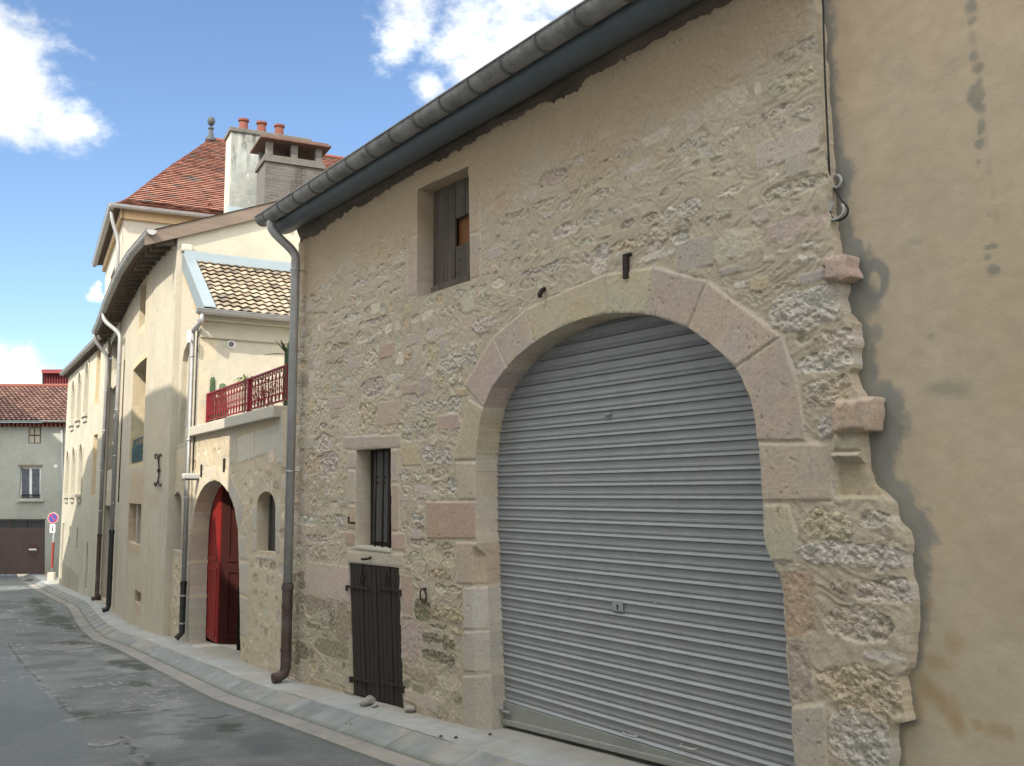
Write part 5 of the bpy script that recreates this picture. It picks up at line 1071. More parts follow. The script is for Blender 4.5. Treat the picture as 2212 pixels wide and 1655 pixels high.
b = MB(); A_s = [(339, 987), (341, 982), (344, 984), (345.5, 992), (347, 985), (349.5, 983), (351, 987)]
b.tube(smoothpath([FC.at(*FC.px(u, v), .03) for u, v in [(340, 991), (338.5, 985), (341, 981), (344, 986), (346.5, 1000), (347, 1018), (346.5, 1030), (343, 1044), (339.5, 1050), (337.5, 1046), (339, 1043)]]), .014, 6)
b.tube(smoothpath([FC.at(*FC.px(u, v), .03) for u, v in [(352, 986), (350.5, 981), (348, 984), (346.8, 996)]]), .012, 6); b.tube(smoothpath([FC.at(*FC.px(u, v), .03) for u, v in [(345, 1036), (347, 1046), (350, 1050), (352, 1046)]]), .012, 6)
c = FC.at(*FC.px(346.5, 1017), .03); b.lathe([(.01, -.04), (.03, -.02), (.03, .02), (.01, .04)], c, 8); b.build('wall_anchor', MS['iron'], cre, smooth=True)
# gable wall facing the viewer and the roof with its verge board
gd = np.array([math.cos(math.radians(4)), -math.sin(math.radians(4))]); gp = FC.at(0, 0, 0)[:2]
FG = Facade([gp, gp+gd*9], side=-1)
hg = HW(FG, np.arange(0, 9, .07), np.arange(-2, EZ+7.4, .07), CREAM, seed=131, relief=.006); hg.R[:] = 0
RP = .385
hg.hole([(-.5, EZ+4.66), (9.5, EZ+4.66+RP*9.5+.1), (9.5, 12), (-.5, 12)], .1); hg.build({0: ('gable_wall', MS['render'])}, cre)
ve = np.array([-gd[1]*-1*0, 0]); gn = np.array([gd[1], -gd[0], 0.])           # outward (towards the viewer)
eo = .42
def vp(s_, z, e): q = FG.at(s_, z, 0); return q+gn*e
m = MB(); s0, s1 = -.58, 8.0
m.prism([vp(s0, EZ+4.63+RP*s0, .10), vp(s1, EZ+4.63+RP*s1, .10), vp(s1, EZ+4.88+RP*s1, .10), vp(s0, EZ+4.88+RP*s0, .10)], tuple(-gn*.035)); m.build('verge_board', MS['vergewood'], cre, bevel=.006)
m = MB(); c = vp(.16, EZ+4.46, .03); m.box(c, (.2, .14, .14)); m.build('corbel', MS['pale'], cre, bevel=.03)
m = MB(); m.box(vp(1.95, EZ+4.66+RP*1.95-.17, .06), (.07, .14, .12)); m.build('purlin_end', MS['oldwood'], cre, bevel=.01)
aa = np.linspace(-.07, 12.5, 40); V = []
for a in aa: V += [FC.at(a, EAVE-.02, eo)+(gn*.0), FC.at(a, EAVE+2.6, -7.5), FC.at(a, EAVE+.10, eo), FC.at(a, EAVE+2.72, -7.5)]
m = MB(); m.add(V, [(4*i+q, 4*i+4+q, 4*i+5+q, 4*i+1+q) for i in range(39) for q in (0, 2)]+[(0, 1, 3, 2), (156, 157, 159, 158)]+[(4*i, 4*i+4, 4*i+6, 4*i+2) for i in range(39)])
rf = m.build('roof', mat('eave_underside', (.16, .11, .075), var=.35, nscale=10), cre)
m = MB(); r = random.Random(2)
m.quad(vp(-eo, EZ+4.78-RP*eo+.11, .12), vp(8, EZ+4.78+RP*8+.11, .12), vp(8, EZ+4.78+RP*8+.13, -.6), vp(-eo, EZ+4.78-RP*eo+.13, -.6)); m.build('verge_tiles', MS['terracotta'], rf)
for i, a in enumerate(np.arange(.1, 12.4, .46)):
    m = MB(); p = FC.at(a, EAVE-.10, .02); q = FC.at(a, EAVE-.15, eo-.06); d_ = FC.at(a+.05, 0, 0)-FC.at(a-.05, 0, 0); d_ = d_/np.linalg.norm(d_)*.045
    m.prism([p-d_, p+d_, q+d_, q-d_], (0, 0, .13)); m.build('rafter_end', MS['rotten'] if i % 3 else MS['oldwood'], rf)
cg = lambda a, x, y: FC.at(a, EAVE+.06+y, eo+.07+x)
m = MB(); gutter(m, cg, -.2, 12.45, 60, r=.085); g3 = m.build('gutter', MS['zinc'], cre, smooth=True, auto=True)
for a in np.arange(.2, 12.3, .5): m = MB(); rings(m, cg, [a], r=.085); m.build('gutter_bracket', MS['zinc'], g3, smooth=True)
def downp(par, fac, a, top, zjoin, h, r=.055, mt='zinc', mt2='blackpipe', shoe=True):
    zf = float(zpav(fac.at(a, 0, 0)[1])); m = MB(); sw = top[2]-.75
    m.tube([top]+pipe_s(top-np.array([0, 0, .08]), fac.at(a, sw, h), 12)+[fac.at(a, zjoin, h)], r, 12); o = m.build('downpipe', MS[mt], par, smooth=True)
    m = MB(); m.tube([fac.at(a, zjoin+.04, h), fac.at(a, zf+.14, h), fac.at(a, zf+.07, h+.02), fac.at(a, zf+.04, h+.14)], r*1.12, 12); m.lathe([(r*1.3, -.04), (r*1.3, .04)], fac.at(a, zjoin, h), 12); m.lathe([(r*1.25, -.03), (r*1.25, .03)], fac.at(a, zf+.8, h), 12)
    m.build('pipe_foot', MS[mt2], o, smooth=True, auto=True)
    for z in np.arange(zjoin+.7, sw-.1, 1.15): m = MB(); m.lathe([(r*1.15, -.015), (r*1.25, 0), (r*1.15, .015)], fac.at(a, z, h), 12); m.build('pipe_bracket', MS['zinc'], o)
    return o
a1_ = FC.px(248, 1000, .12)[0]; downp(cre, FC, a1_, cg(a1_+.8, 0, -.06), FC.px(243, 1150, .12)[1], .12)
a2_ = FC.px(203, 1000, .12)[0]; downp(cre, FC, min(a2_, 12.35), cg(12.3, 0, -.06), FC.px(197, 1148, .12)[1], .12, mt2='castiron')
m = MB(); m.tube([FC.at(a1_-.28, EZ+3.3, .02), FC.at(a1_-.28, FC.px(255, 1085)[1], .02)], .013, 6); m.build('conduit', MS['cable'], cre, smooth=True)
m = MB(); m.prism([FC.at(12.5, -2.4, 0), FC.at(12.5, EAVE, 0), FC.at(12.5, EAVE+2.6, -7.5), FC.at(12.5, -2.4, -7.5)], (.0, .06, 0)); m.build('end_wall', MS['cream'], cre)
m = MB(); m.prism([FC.at(.1, -2.4, -7.5), FC.at(12.5, -2.4, -7.5), FC.at(12.5, EAVE+2.6, -7.5), FC.at(.1, EAVE+2.6, -7.5)], (.06, 0, 0)); m.build('rear_wall', MS['cream'], cre)
# ------------------------------------------------------------------ TOWER HOUSE with the steep red roof
t8 = math.radians(8.4); td = np.array([math.sin(t8), math.cos(t8), 0]); tx = np.array([math.cos(t8), -math.sin(t8), 0])
tc0 = np.array([6.0, 27.31, 0]); ZT_ = EZ+7.58; TL, TW = 7.1, 12.0
tow = thing('tower_house', 'tall pale house with a steep bell-cast red tiled hip roof behind the cream house', 'house', tuple(tc0+(0, 0, float(zpav(27)))))
FT = Facade([tc0[:2], (tc0+td*TL)[:2]]); FTF = Facade([tc0[:2], (tc0+tx*TW)[:2]], side=-1)
hw = HW(FT, np.arange(0, TL+.01, .06), np.arange(EZ+4.3, ZT_, .06), (.465, .425, .35), seed=141, relief=.008); hw.R[:] = 0
w1 = axrect(FT, (238.5, 600), (243, 690)); w2 = axrect(FT, (221, 632), (224, 690))
for w in (w1, w2): hw.hole(w, .18)
hw.build({0: ('street_wall', MS['render'])}, tow)
for w in (w1, w2): panel(FT, w, -.17, 'window', 'glass', tow)
m = MB(); m.prism([FTF.at(0.002, -2.5, 0), FTF.at(TW, -2.5, 0), FTF.at(TW, ZT_, 0), FTF.at(0.002, ZT_, 0)], tuple(td*.1)); m.build('front_wall', mat('grey_cream_render', (.46, .42, .345), var=.06, nscale=2), tow)
m = MB(); m.prism([FTF.at(-.06, ZT_-.28, 0), FTF.at(4.2, ZT_-.28, 0), FTF.at(4.2, ZT_-.02, 0), FTF.at(-.06, ZT_-.02, 0)], tuple(-td*.10)); m.prism([FT.at(-.1, ZT_-.28, 0), FT.at(TL, ZT_-.28, 0), FT.at(TL, ZT_-.02, 0), FT.at(-.1, ZT_-.02, 0)], tuple(-tx*.10)); m.build('cornice', MS['vergewood'] if False else mat('ochre_stone_cornice', (.50, .36, .21), var=.12), tow)
EO = .28; hz_ = 3.50
MS['slate'] = mat('dark_slate_lead', (.045, .05, .055), rough=.6, var=.2)
prof = [(0, 0), (.05, .028), (.12, .085), (.22, .19), (.36, .345), (.55, .545), (.78, .775), (1.0, 1.0)]   # bell-cast section
def bc(t): return np.interp(t, [p[0] for p in prof], [p[1] for p in prof])
INF = TL/2+EO; INS = 2.69+EO
def roofF(s_, t_, e=0):   # front slope; s along tx from the corner
    p = tc0+tx*s_+td*(-EO+INF*t_); return np.array([p[0], p[1], ZT_+.02+hz_*bc(t_)])+np.array([-td[0]*.7*e, -td[1]*.7*e, .7*e])
def roofS(s_, t_, e=0):   # street slope; s along td
    p = tc0+td*s_+tx*(-EO+INS*t_); return np.array([p[0], p[1], ZT_+.02+hz_*bc(t_)])+np.array([-tx[0]*.7*e, -tx[1]*.7*e, .7*e])
def rcol(r):
    f = r.uniform(.82, 1.15); c = r.choices([(.30, .14, .10), (.32, .155, .11), (.27, .12, .088), (.25, .135, .105), (.18, .135, .115)], (4, 4, 3, 2, .7))[0]; return tuple(x*f for x in c)
trf = tiles('roof', roofF, lambda t: (-EO+INS*t, 11.0), 50, .22, rcol, tow, wave=0, lift=.032, sub=1, over=1.1)
tiles('roof_slope', roofS, lambda t: (-EO+INF*t, TL+EO-INF*t), 50, .22, rcol, trf, wave=0, lift=.032, sub=1, over=1.1)
m = MB(); V = []
for t in np.linspace(0, 1, 12): V += [roofF(-EO+INS*t, t, .0), roofF(11, t, 0), roofS(TL+EO-INF*t, t, 0)]
m.add(V, [(3*i, 3*i+3, 3*i+4, 3*i+1) for i in range(11)]+[(3*i, 3*i+3, 3*i+5, 3*i+2) for i in range(11)]); 
e0, e1, e2 = roofF(-EO, 0), roofF(11, 0), roofS(TL+EO, 0); m.quad(e0+(0, 0, -.04), e1+(0, 0, -.04), FTF.at(11, ZT_-.02, -.2), FTF.at(.2, ZT_-.02, -.2)); m.quad(e0+(0, 0, -.04), e2+(0, 0, -.04), FT.at(TL, ZT_-.02, -.2), FT.at(.2, ZT_-.02, -.2))
m.build('roof_deck', MS['oldwood'], trf)
m = MB(); rp = [roofF(-EO+INS*t, t, .0) for t in np.linspace(0, 1, 14)]; m.tube(rp, .035, 8); m.tube([roofF(-EO+INS, 1, .02), roofF(11, 1, .04)], .07, 8); m.build('ridge_tiles', MS['terracotta'], trf, smooth=True)
ax_ = roofF(-EO+INS, 1, 0); m = MB(); m.lathe([(.17, -.05), (.16, .04), (.10, .09), (.06, .32), (.09, .35), (.09, .39), (.025, .41), (.025, .45), (.08, .48), (.115, .55), (.12, .60), (.115, .65), (.08, .72), (.01, .75)], ax_, 16); fin = m.build('finial', MS['slate'], trf, smooth=True, auto=True)
m = MB(); p = roofF(2.25, .155, .03); m.tube([p-tx*.11+(0, 0, -.02), p+(0, 0, .09), p+tx*.11+(0, 0, -.02)], .03, 6); m.build('vent_tile', MS['terracotta'], trf)
fF = lambda a, x, y: FTF.at(a, ZT_+y, EO+.05+x); fS = lambda a, x, y: FT.at(a, ZT_+y, EO+.05+x)
m = MB(); gutter(m, fF, -EO-.1, 7.0, 14, r=.085); m.build('gutter', MS['zinc'], tow, smooth=True, auto=True)
m = MB(); gutter(m, fS, -EO-.1, TL+EO, 14, r=.085); m.build('gutter', MS['zinc'], tow, smooth=True, auto=True)
tp2 = FT.at(.05, ZT_-.08, EO+.02); m = MB(); m.tube([tp2]+pipe_s(tp2-np.array([0, 0, .06]), FT.at(.12, ZT_-1.0, .1), 10)+[FT.at(.12, EZ+4.5, .1)], .05, 10); m.build('downpipe', MS['zinc'], tow, smooth=True)
# chimneys: tall rendered stack with three pots, grey brick stack with a canopy in front of it
sb = np.array([7.8, 24.14]); ch = thing('chimney_stack', 'tall stained render chimney stack topped by three terracotta pots', 'chimney', (8.6, 24.4, EZ+5.0))
def bpt(s_, d_, z): return np.array([sb[0]+tx[0]*s_+td[0]*d_, sb[1]+tx[1]*s_+td[1]*d_, z])
FS_ = Facade([bpt(0, 0, 0)[:2], bpt(2.0, 0, 0)[:2]], side=-1)
hs = HW(FS_, np.arange(0, 2.01, .03), np.arange(EZ+4.5, EZ+9.20, .03), (.27, .28, .26), seed=151, relief=.014); hs.R[:] = .1
top_ = EZ+9.18-hs.BB
hs.tint((1-sstep(.15, .9, top_+(fbm(hs.AA*9, hs.BB*.8, 5, 152)-.5)*2.2)), (.075, .072, .062), .92); hs.tint(sstep(.5, .66, fbm(hs.AA*6, hs.BB*2, 5, 153)), (.36, .36, .31), .5)
hs.build({0: ('front_face', MS['render'])}, ch)
m = MB(); m.prism([bpt(0, .004, EZ+4.5), bpt(2.0, .004, EZ+4.5), bpt(2.0, .75, EZ+4.5), bpt(0, .75, EZ+4.5)], (0, 0, 4.69)); m.build('shaft', MS['cream'], ch)
m = MB(); m.prism([bpt(-.05, -.04, EZ+9.13), bpt(2.05, -.04, EZ+9.13), bpt(2.05, .8, EZ+9.13), bpt(-.05, .8, EZ+9.13)], (0, 0, .12)); m.build('cap', MS['brickgrey'], ch, bevel=.02)
for s_ in (.36, .82, 1.28):
    m = MB(); m.lathe([(.13, 0), (.105, .30), (.14, .32), (.14, .37), (.10, .37), (.09, .2)], bpt(s_, .35, EZ+9.25), 14); m.build('chimney_pot', MS['terracotta'], ch, smooth=True, auto=True)
m = MB(); m.prism([bpt(-.05, -.15, EZ+6.95), bpt(1.2, -.15, EZ+6.95), bpt(1.2, .0, EZ+7.17), bpt(-.05, .0, EZ+7.17)], (0, 0, .02)); m.build('base_flashing', MS['zincpale'], ch)
sb2 = np.array([8.09, 22.43]); c2 = thing('brick_chimney', 'grey brick chimney with an open canopy top and black soot streak', 'chimney', (8.9, 22.7, EZ+5.0))
def cpt2(s_, d_, z): return np.array([sb2[0]+tx[0]*s_+td[0]*d_, sb2[1]+tx[1]*s_+td[1]*d_, z])
FK_ = Facade([cpt2(0, 0, 0)[:2], cpt2(1.4, 0, 0)[:2]], side=-1)
hk2 = HW(FK_, np.arange(0, 1.401, .012), np.arange(EZ+4.5, EZ+8.06, .012), (.11, .10, .088), seed=161, relief=.006, warp=.004); hk2.R[:] = .1
bh, bwid = .075, .23; rowi = np.floor(hk2.BB/bh); fa = (hk2.AA/bwid+.5*(rowi % 2)) % 1; fb = (hk2.BB/bh) % 1
jm = (fa < .05) | (fb < .14); hk2.C *= np.where(jm, .75, .85+.3*_h(rowi.astype(np.int64), np.floor(hk2.AA/bwid+.5*(rowi % 2)).astype(np.int64), 3))[..., None]; hk2.H -= .008*jm
hk2.tint((1-sstep(.05, .22, np.abs(hk2.AA-.80-.05*(hk2.BB-EZ-7.4))+(fbm(hk2.AA*8, hk2.BB*2, 4, 162)-.5)*.2))*sstep(EZ+5.4, EZ+7.6, hk2.BB), (.055, .05, .045), .85)
hk2.build({0: ('front_face', MS['stone'])}, c2)
m = MB(); m.prism([cpt2(0, .004, EZ+4.5), cpt2(1.4, .004, EZ+4.5), cpt2(1.4, .95, EZ+4.5), cpt2(0, .95, EZ+4.5)], (0, 0, 3.56)); m.build('shaft', MS['brickgrey'], c2)
m = MB(); m.prism([cpt2(-.05, -.05, EZ+7.92), cpt2(1.45, -.05, EZ+7.92), cpt2(1.45, 1.0, EZ+7.92), cpt2(-.05, 1.0, EZ+7.92)], (0, 0, .10)); m.prism([cpt2(-.02, -.02, EZ+8.02), cpt2(1.42, -.02, EZ+8.02), cpt2(1.42, .97, EZ+8.02), cpt2(-.02, .97, EZ+8.02)], (0, 0, .08)); m.build('band', MS['brickgrey'], c2, bevel=.01)
for s_, d_ in ((.02, 0), (.62, 0), (1.22, 0), (.02, .78), (.62, .78), (1.22, .78)):
    m = MB(); m.prism([cpt2(s_, d_, EZ+8.10), cpt2(s_+.16, d_, EZ+8.10), cpt2(s_+.16, d_+.16, EZ+8.10), cpt2(s_, d_+.16, EZ+8.10)], (0, 0, .34)); m.build('canopy_post', MS['brickgrey'], c2, bevel=.01)
m = MB(); m.prism([cpt2(-.16, -.18, EZ+8.44), cpt2(1.56, -.18, EZ+8.44), cpt2(1.56, 1.12, EZ+8.44), cpt2(-.16, 1.12, EZ+8.44)], (0, 0, .06)); m.prism([cpt2(-.1, -.12, EZ+8.50), cpt2(1.5, -.12, EZ+8.50), cpt2(1.5, 1.06, EZ+8.50), cpt2(-.1, 1.06, EZ+8.50)], (0, 0, .05)); m.build('canopy', mat('rusty_cap', (.11, .065, .05), var=.3, nscale=8), c2, bevel=.01)
# ------------------------------------------------------------------ FAR HOUSE with arched windows
far = thing('arched_window_house', 'pale yellow rendered house with rows of narrow arched windows down the street', 'house', tuple(FF.at(5, float(zpav(35)), 0)))
EF = EZ+4.58; LF = 10.78
hf = HW(FF, np.arange(0, LF+.01, .045), np.arange(-2.6, EF+.01, .045), (.465, .435, .35), seed=171, relief=.008); hf.R[:] = 0
def archw(tl, br, rise=.6):
    a0, zt = FF.px(*tl); a1, zb = FF.px(*br); lo, hi = min(a0, a1), max(a0, a1); r = (hi-lo)/2; zs_ = zt-r*1.3
    return [(lo, zb), (hi, zb)]+[((lo+hi)/2+r*math.cos(t), zs_+1.3*r*math.sin(t)) for t in np.linspace(0, math.pi, 9)]
def fwin(uc, vt, vb, w):
    ac = FF.px(uc, (vt+vb)/2)[0]; zt = FF.px(uc, vt)[1]; zb = FF.px(uc, vb)[1]; r = w/2; zs_ = zt-r*1.2
    return [(ac-r, zb), (ac+r, zb)]+[(ac+r*math.cos(t), zs_+1.2*r*math.sin(t)) for t in np.linspace(0, math.pi, 9)]
wins = [fwin(187.5, 785, 893, .85), fwin(172, 808, 903, .85), fwin(158.5, 826, 914, .85), fwin(175, 962, 1068, .85), fwin(159.5, 969, 1069, .85), fwin(146.5, 976, 1070, .85)]
small = [fwin(166.5, 1138, 1186, .42), fwin(150.5, 1134, 1177, .42)]
tall = [[(q-.3, zz) for q, zz in []]]
def frect(uc, vt, vb, w): ac = FF.px(uc, (vt+vb)/2)[0]; zt = FF.px(uc, vt)[1]; zb = FF.px(uc, vb)[1]; return [(ac-w/2, zb), (ac+w/2, zb), (ac+w/2, zt), (ac-w/2, zt)]
big = [frect(204, 940, 1070, .9), frect(212, 755, 868, .9)]; fdoor = frect(134, 1130, 1252, .7); slot = fwin(187, 1169, 1275, .45); fv = fwin(151, 1247, 1268, .2)
for p, d in [(w, .2) for w in wins]+[(w, .2) for w in small]+[(w, .12) for w in big]+[(fdoor, .25), (slot, .2), (fv, .2)]: hf.hole(p, d)
hf.stamp([(.4+4.0, -2.7), (9.6, -2.7), (9.6, FF.px(143, 1213)[1]), (4.4, FF.px(163, 1235)[1])], (.36, .33, .26), .01, .012, edge=.05, warp=.6)
for w in big: around(hf, w, .08, (.52, .43, .29))
hf.build({0: ('wall', MS['render'])}, far)
for w in wins+small+big+[slot, fv]:
    o = panel(FF, w, -.19 if w not in big else -.11, 'window', 'glass' if w not in big else 'cream', far)
    a0, a1, z0, z1 = min(q[0] for q in w), max(q[0] for q in w), min(q[1] for q in w), max(q[1] for q in w)
    if w in wins:
        b = MB(); b.prism([FF.at(a0-.12, z0-.10, .10), FF.at(a1+.12, z0-.10, .10), FF.at(a1+.12, z0, .10), FF.at(a0-.12, z0, .10)], (.12, 0, 0)); b.prism([FF.at(a0-.06, z0-.26, .05), FF.at(a1+.06, z0-.26, .05), FF.at(a1+.06, z0-.10, .05), FF.at(a0-.06, z0-.10, .05)], (.07, 0, 0)); b.build('sill', MS['pale'], o)
        b = MB()
        for e in (a0-.12, a1+.05): b.prism([FF.at(e, z0, .035), FF.at(e+.07, z0, .035), FF.at(e+.07, z1-.1, .035), FF.at(e, z1-.1, .035)], (.05, 0, 0))
        b.tube([FF.at((a0+a1)/2+(.085+(a1-a0)/2)*math.cos(t), z1-.37+.42*math.sin(t), .01) for t in np.linspace(0, math.pi, 9)], .04, 6); b.build('window_moulding', MS['cream'], o)
panel(FF, fdoor, -.24, 'door', 'oldwood', far)
V = []; aa = np.linspace(-.1, LF+.25, 10)
for a in aa: V += [FF.at(a, EF-.02, .14), FF.at(a, EF+3.2, -6.5), FF.at(a, EF+.08, .14), FF.at(a, EF+3.3, -6.5)]
m = MB(); m.add(V, [(4*i+q, 4*i+4+q, 4*i+5+q, 4*i+1+q) for i in range(9) for q in (0, 2)]+[(0, 1, 3, 2), (36, 37, 39, 38)]+[(4*i, 4*i+4, 4*i+6, 4*i+2) for i in range(9)]); frf = m.build('roof', rf.data.materials[0], far)
for a in np.arange(.2, LF, .5): m = MB(); m.prism([FF.at(a-.04, EF-.12, 0), FF.at(a+.04, EF-.12, 0), FF.at(a+.04, EF-.15, .11), FF.at(a-.04, EF-.15, .11)], (0, 0, .11)); m.build('rafter_end', MS['oldwood'], frf)
fg = lambda a, x, y: FF.at(a, EF+.05+y, .21+x); m = MB(); gutter(m, fg, -.1, LF+.3, 20, r=.085); m.build('gutter', MS['zinc'], far, smooth=True, auto=True)
m = MB(); m.prism([FF.at(LF, -2.6, 0), FF.at(LF, EF, 0), FF.at(LF, EF+3.2, -6.5), FF.at(LF, -2.6, -6.5)], (0, .05, 0)); m.build('end_wall', MS['cream'], far)
# ------------------------------------------------------------------ LAST HOUSE across the end of the street
DE = 44.
def epx(u, v, dd=0.):   # point of the end facade, which is square to the line of sight
    d = ray(u, v); n = np.array([math.sin(YAW), math.cos(YAW), 0]); return d*((DE+dd)/(d@n))+np.array([0, 0, EZ])
en = np.array([math.sin(YAW), math.cos(YAW), 0]); er = rt.copy()
end = thing('grey_house', 'grey green rendered house with brown garage doors closing the end of the street', 'house', tuple(epx(40, 1238)))
q0 = epx(-160, 1067); FE = Facade([q0[:2], (q0+er*12)[:2]], side=-1)
he = HW(FE, np.arange(0, 7.4, .06), np.arange(-2.6, EZ+3.15, .06), (.38, .385, .33), seed=181, relief=.008); he.R[:] = 0
he.tint(1-sstep(-1.9, -.8, he.BB+(fbm(he.AA, he.BB, 4, 182)-.5)*1.2), (.31, .31, .25), .6)
eg = [FE.px(u, v) for u, v in ((-100, 1290), (97, 1290), (97, 1121), (-100, 1121))]; e1w = [FE.px(u, v) for u, v in ((41, 1079), (86.5, 1079), (89, 1009), (44, 1009))]; e2w = [FE.px(u, v) for u, v in ((60.5, 958), (88, 958), (89, 923), (62, 923))]
for p in (eg, e1w, e2w): he.hole(p, .2)
he.build({0: ('wall', MS['render'])}, end)
def ebox(u0, v0, u1, v1, d0, d1, nm, mt, par, bev=0): 
    m = MB(); m.prism([epx(u0, v1, d0), epx(u1, v1, d0), epx(u1, v0, d0), epx(u0, v0, d0)], tuple(en*(d1-d0))); return m.build(nm, MS[mt] if isinstance(mt, str) else mt, par, bevel=bev)
gdo = ebox(-105, 1140, 100, 1240, .16, .2, 'garage_door', 'garage', end)
for k in range(-3, 4):
    m = MB()
    for i in range(9): u = k*33+20+i*3.6; m.prism([epx(u, 1238, .15), epx(u+2.6, 1238, .15), epx(u+2.6, 1148, .15), epx(u, 1148, .15)], tuple(en*.02))
    m.build('door_panel', MS['garage'], gdo)
ebox(-105, 1121, 100, 1124, .0, .2, 'lintel', 'oldwood', end); tr_ = ebox(-105, 1124, 100, 1140, .17, .2, 'transom_window', 'glass', end)
for u in (20, 56, 92): ebox(u, 1124, u+3, 1140, .14, .17, 'transom_bar', 'garage', tr_)
sg = MB(); c = epx(71, 1187, .13); sg.lathe([(.0, 0), (.25, 0), (.25, .012), (0, .012)], c, 20, ax=(tuple(er), (0, 0, 1), tuple(-en)))
nd = sg.build('no_entry_disc', mat('faded_sign_red', (.11, .055, .05), var=.15), gdo); sg = MB(); sg.prism([c+er*x+np.array([0, 0, z])-en*.014 for x, z in ((-.17, -.035), (.17, -.035), (.17, .035), (-.17, .035))], tuple(-en*.004)); sg.build('white_bar', MS['white'], nd)
wf = ebox(42, 1006, 90, 1081, .12, .16, 'window', 'white', end)
for u0, u1 in ((47, 63), (69, 85)): ebox(u0, 1013, u1, 1073, .10, .12, 'pane', mat('lace_pane', (.10, .11, .13), rough=.2, var=.6, nscale=9, spec=.5), wf)
ebox(39, 1004, 92, 1008, -.02, .1, 'surround', 'brownboard' if False else mat('brown_surround', (.22, .16, .12)), end); ebox(36, 1080, 93, 1083.5, -.12, .1, 'sill', 'pale', end)
m = MB(); 
for v in (1068, 1074): m.prism([epx(46, v, .05), epx(86, v, .05), epx(86, v+2, .05), epx(46, v+2, .05)], tuple(en*.02))
for u in np.arange(46, 87, 5): m.prism([epx(u, 1076, .05), epx(u+1, 1076, .05), epx(u+1, 1068, .05), epx(u, 1068, .05)], tuple(en*.02))
m.build('window_rail', MS['iron'], end)
ebox(85, 1036, 90, 1040, .04, .11, 'window_handle', 'white', wf)
w_ = ebox(60, 921, 89, 959, .14, .18, 'window', 'oldwood', end)
for u0, v0 in ((63.5, 924.5), (76, 924.5), (63.5, 942), (76, 942)): ebox(u0, v0, u0+10, v0+14.5, .10, .14, 'pane', 'cream', w_)
for u, v in ((120.5, 1007),): c = epx(u, v); m = MB(); m.lathe([(.04, 0), (.075, 0), (.075, .03), (.05, .03)], c, 16, ax=(tuple(er), (0, 0, 1), tuple(-en))); m.build('vent', MS['white'], end)
ebox(94, 1097, 99.5, 1102, -.03, 0, 'meter_box', 'greyplastic', end)
def eroof(s_, t_, e=0): p = FE.at(s_, 0, .35-5.2*t_); return np.array([p[0], p[1], EZ+3.22+2.02*t_+e])
def ecol(r): f = r.uniform(.75, 1.2); return tuple(x*f for x in r.choice([(.175, .098, .078), (.195, .115, .09), (.15, .085, .07)]))
er_ = tiles('roof', eroof, lambda t: (0, 7.6), 18, .22, ecol, end, wave=.028, lift=.05, sub=4)
m = MB(); m.quad(eroof(0, 0, -.04), eroof(7.6, 0, -.04), eroof(7.6, 1, -.04), eroof(0, 1, -.04)); m.build('roof_deck', MS['dark'], er_)
m = MB(); m.tube([eroof(0, 1, .06), eroof(7.6, 1, .06)], .11, 8); m.build('ridge_tiles', MS['terracotta'], er_, smooth=True)
eg_ = lambda a, x, y: FE.at(a, EZ+3.2+y, .42+x); m = MB(); gutter(m, eg_, 0, 7.5, 4, r=.08); m.build('gutter', MS['zinc'], end, smooth=True)
for i, u in enumerate(np.arange(-158, 150, 9.2)): m = MB(); m.prism([epx(u, 921.5, -.3), epx(u+4, 921.5, -.3), epx(u+4, 914, -.3), epx(u, 914, -.3)], tuple(en*.3)); m.build('rafter_end', MS['terracotta'], er_)
ebox(-160, 913, 150, 919, -.02, .05, 'fascia', mat('red_brown_fascia', (.26, .12, .08), var=.15), end)
m = MB(); p = eroof(6.4, .32, 0); m.lathe([(.16, -.2), (.16, .1), (.10, .12), (.10, .75), (.14, .77), (.14, .9)], p, 12); m.build('flue', MS['zincpale'], end, smooth=True, auto=True)
m = MB(); m.prism([FE.at(7.38, -2.6, 0), FE.at(7.38, EZ+3.2, 0), FE.at(7.38, EZ+5.6, -4.85), FE.at(7.38, EZ+3.2, -9.8), FE.at(7.38, -2.6, -9.8)], tuple(er*.06)); m.build('end_wall', MS['greygreen'], end)
m = MB(); m.tube([epx(134, 918, -.1), epx(134, 1230, -.1)], .04, 8); m.build('downpipe', MS['zinc'], end, smooth=True)
# red sheet-metal barn behind it
shd = thing('red_metal_shed', 'dark red corrugated metal building rising behind the tiled roof', 'shed', tuple(epx(130, 1200, 12)))
m = MB(); prof_ = []
u = 91
while u < 190: prof_ += [(u, 0), (u+3.2, 0), (u+3.8, .12), (u+5.2, .12)]; u += 5.8
V = [epx(u, v, 12-d_) for u, d_ in prof_ for v in (806, 960)]
m.add(V, [(2*i, 2*i+2, 2*i+3, 2*i+1) for i in range(len(prof_)-1)]); m.build('wall_sheet', MS['redsheet'], shd)
m = MB(); m.prism([epx(89.5, 806, 11.6), epx(195, 806, 11.6), epx(195, 798, 11.6), epx(89.5, 798, 11.6)], tuple(en*8)); m.build('roof_edge', MS['redsheet'], shd)
m = MB(); m.prism([epx(90.5, 960, 11.8), epx(90.5, 800, 11.8), epx(90.5, 800, 19), epx(90.5, 960, 19)], tuple(er*.05)); m.build('side_sheet', MS['bluesign'] if False else MS['zincblue'], shd)
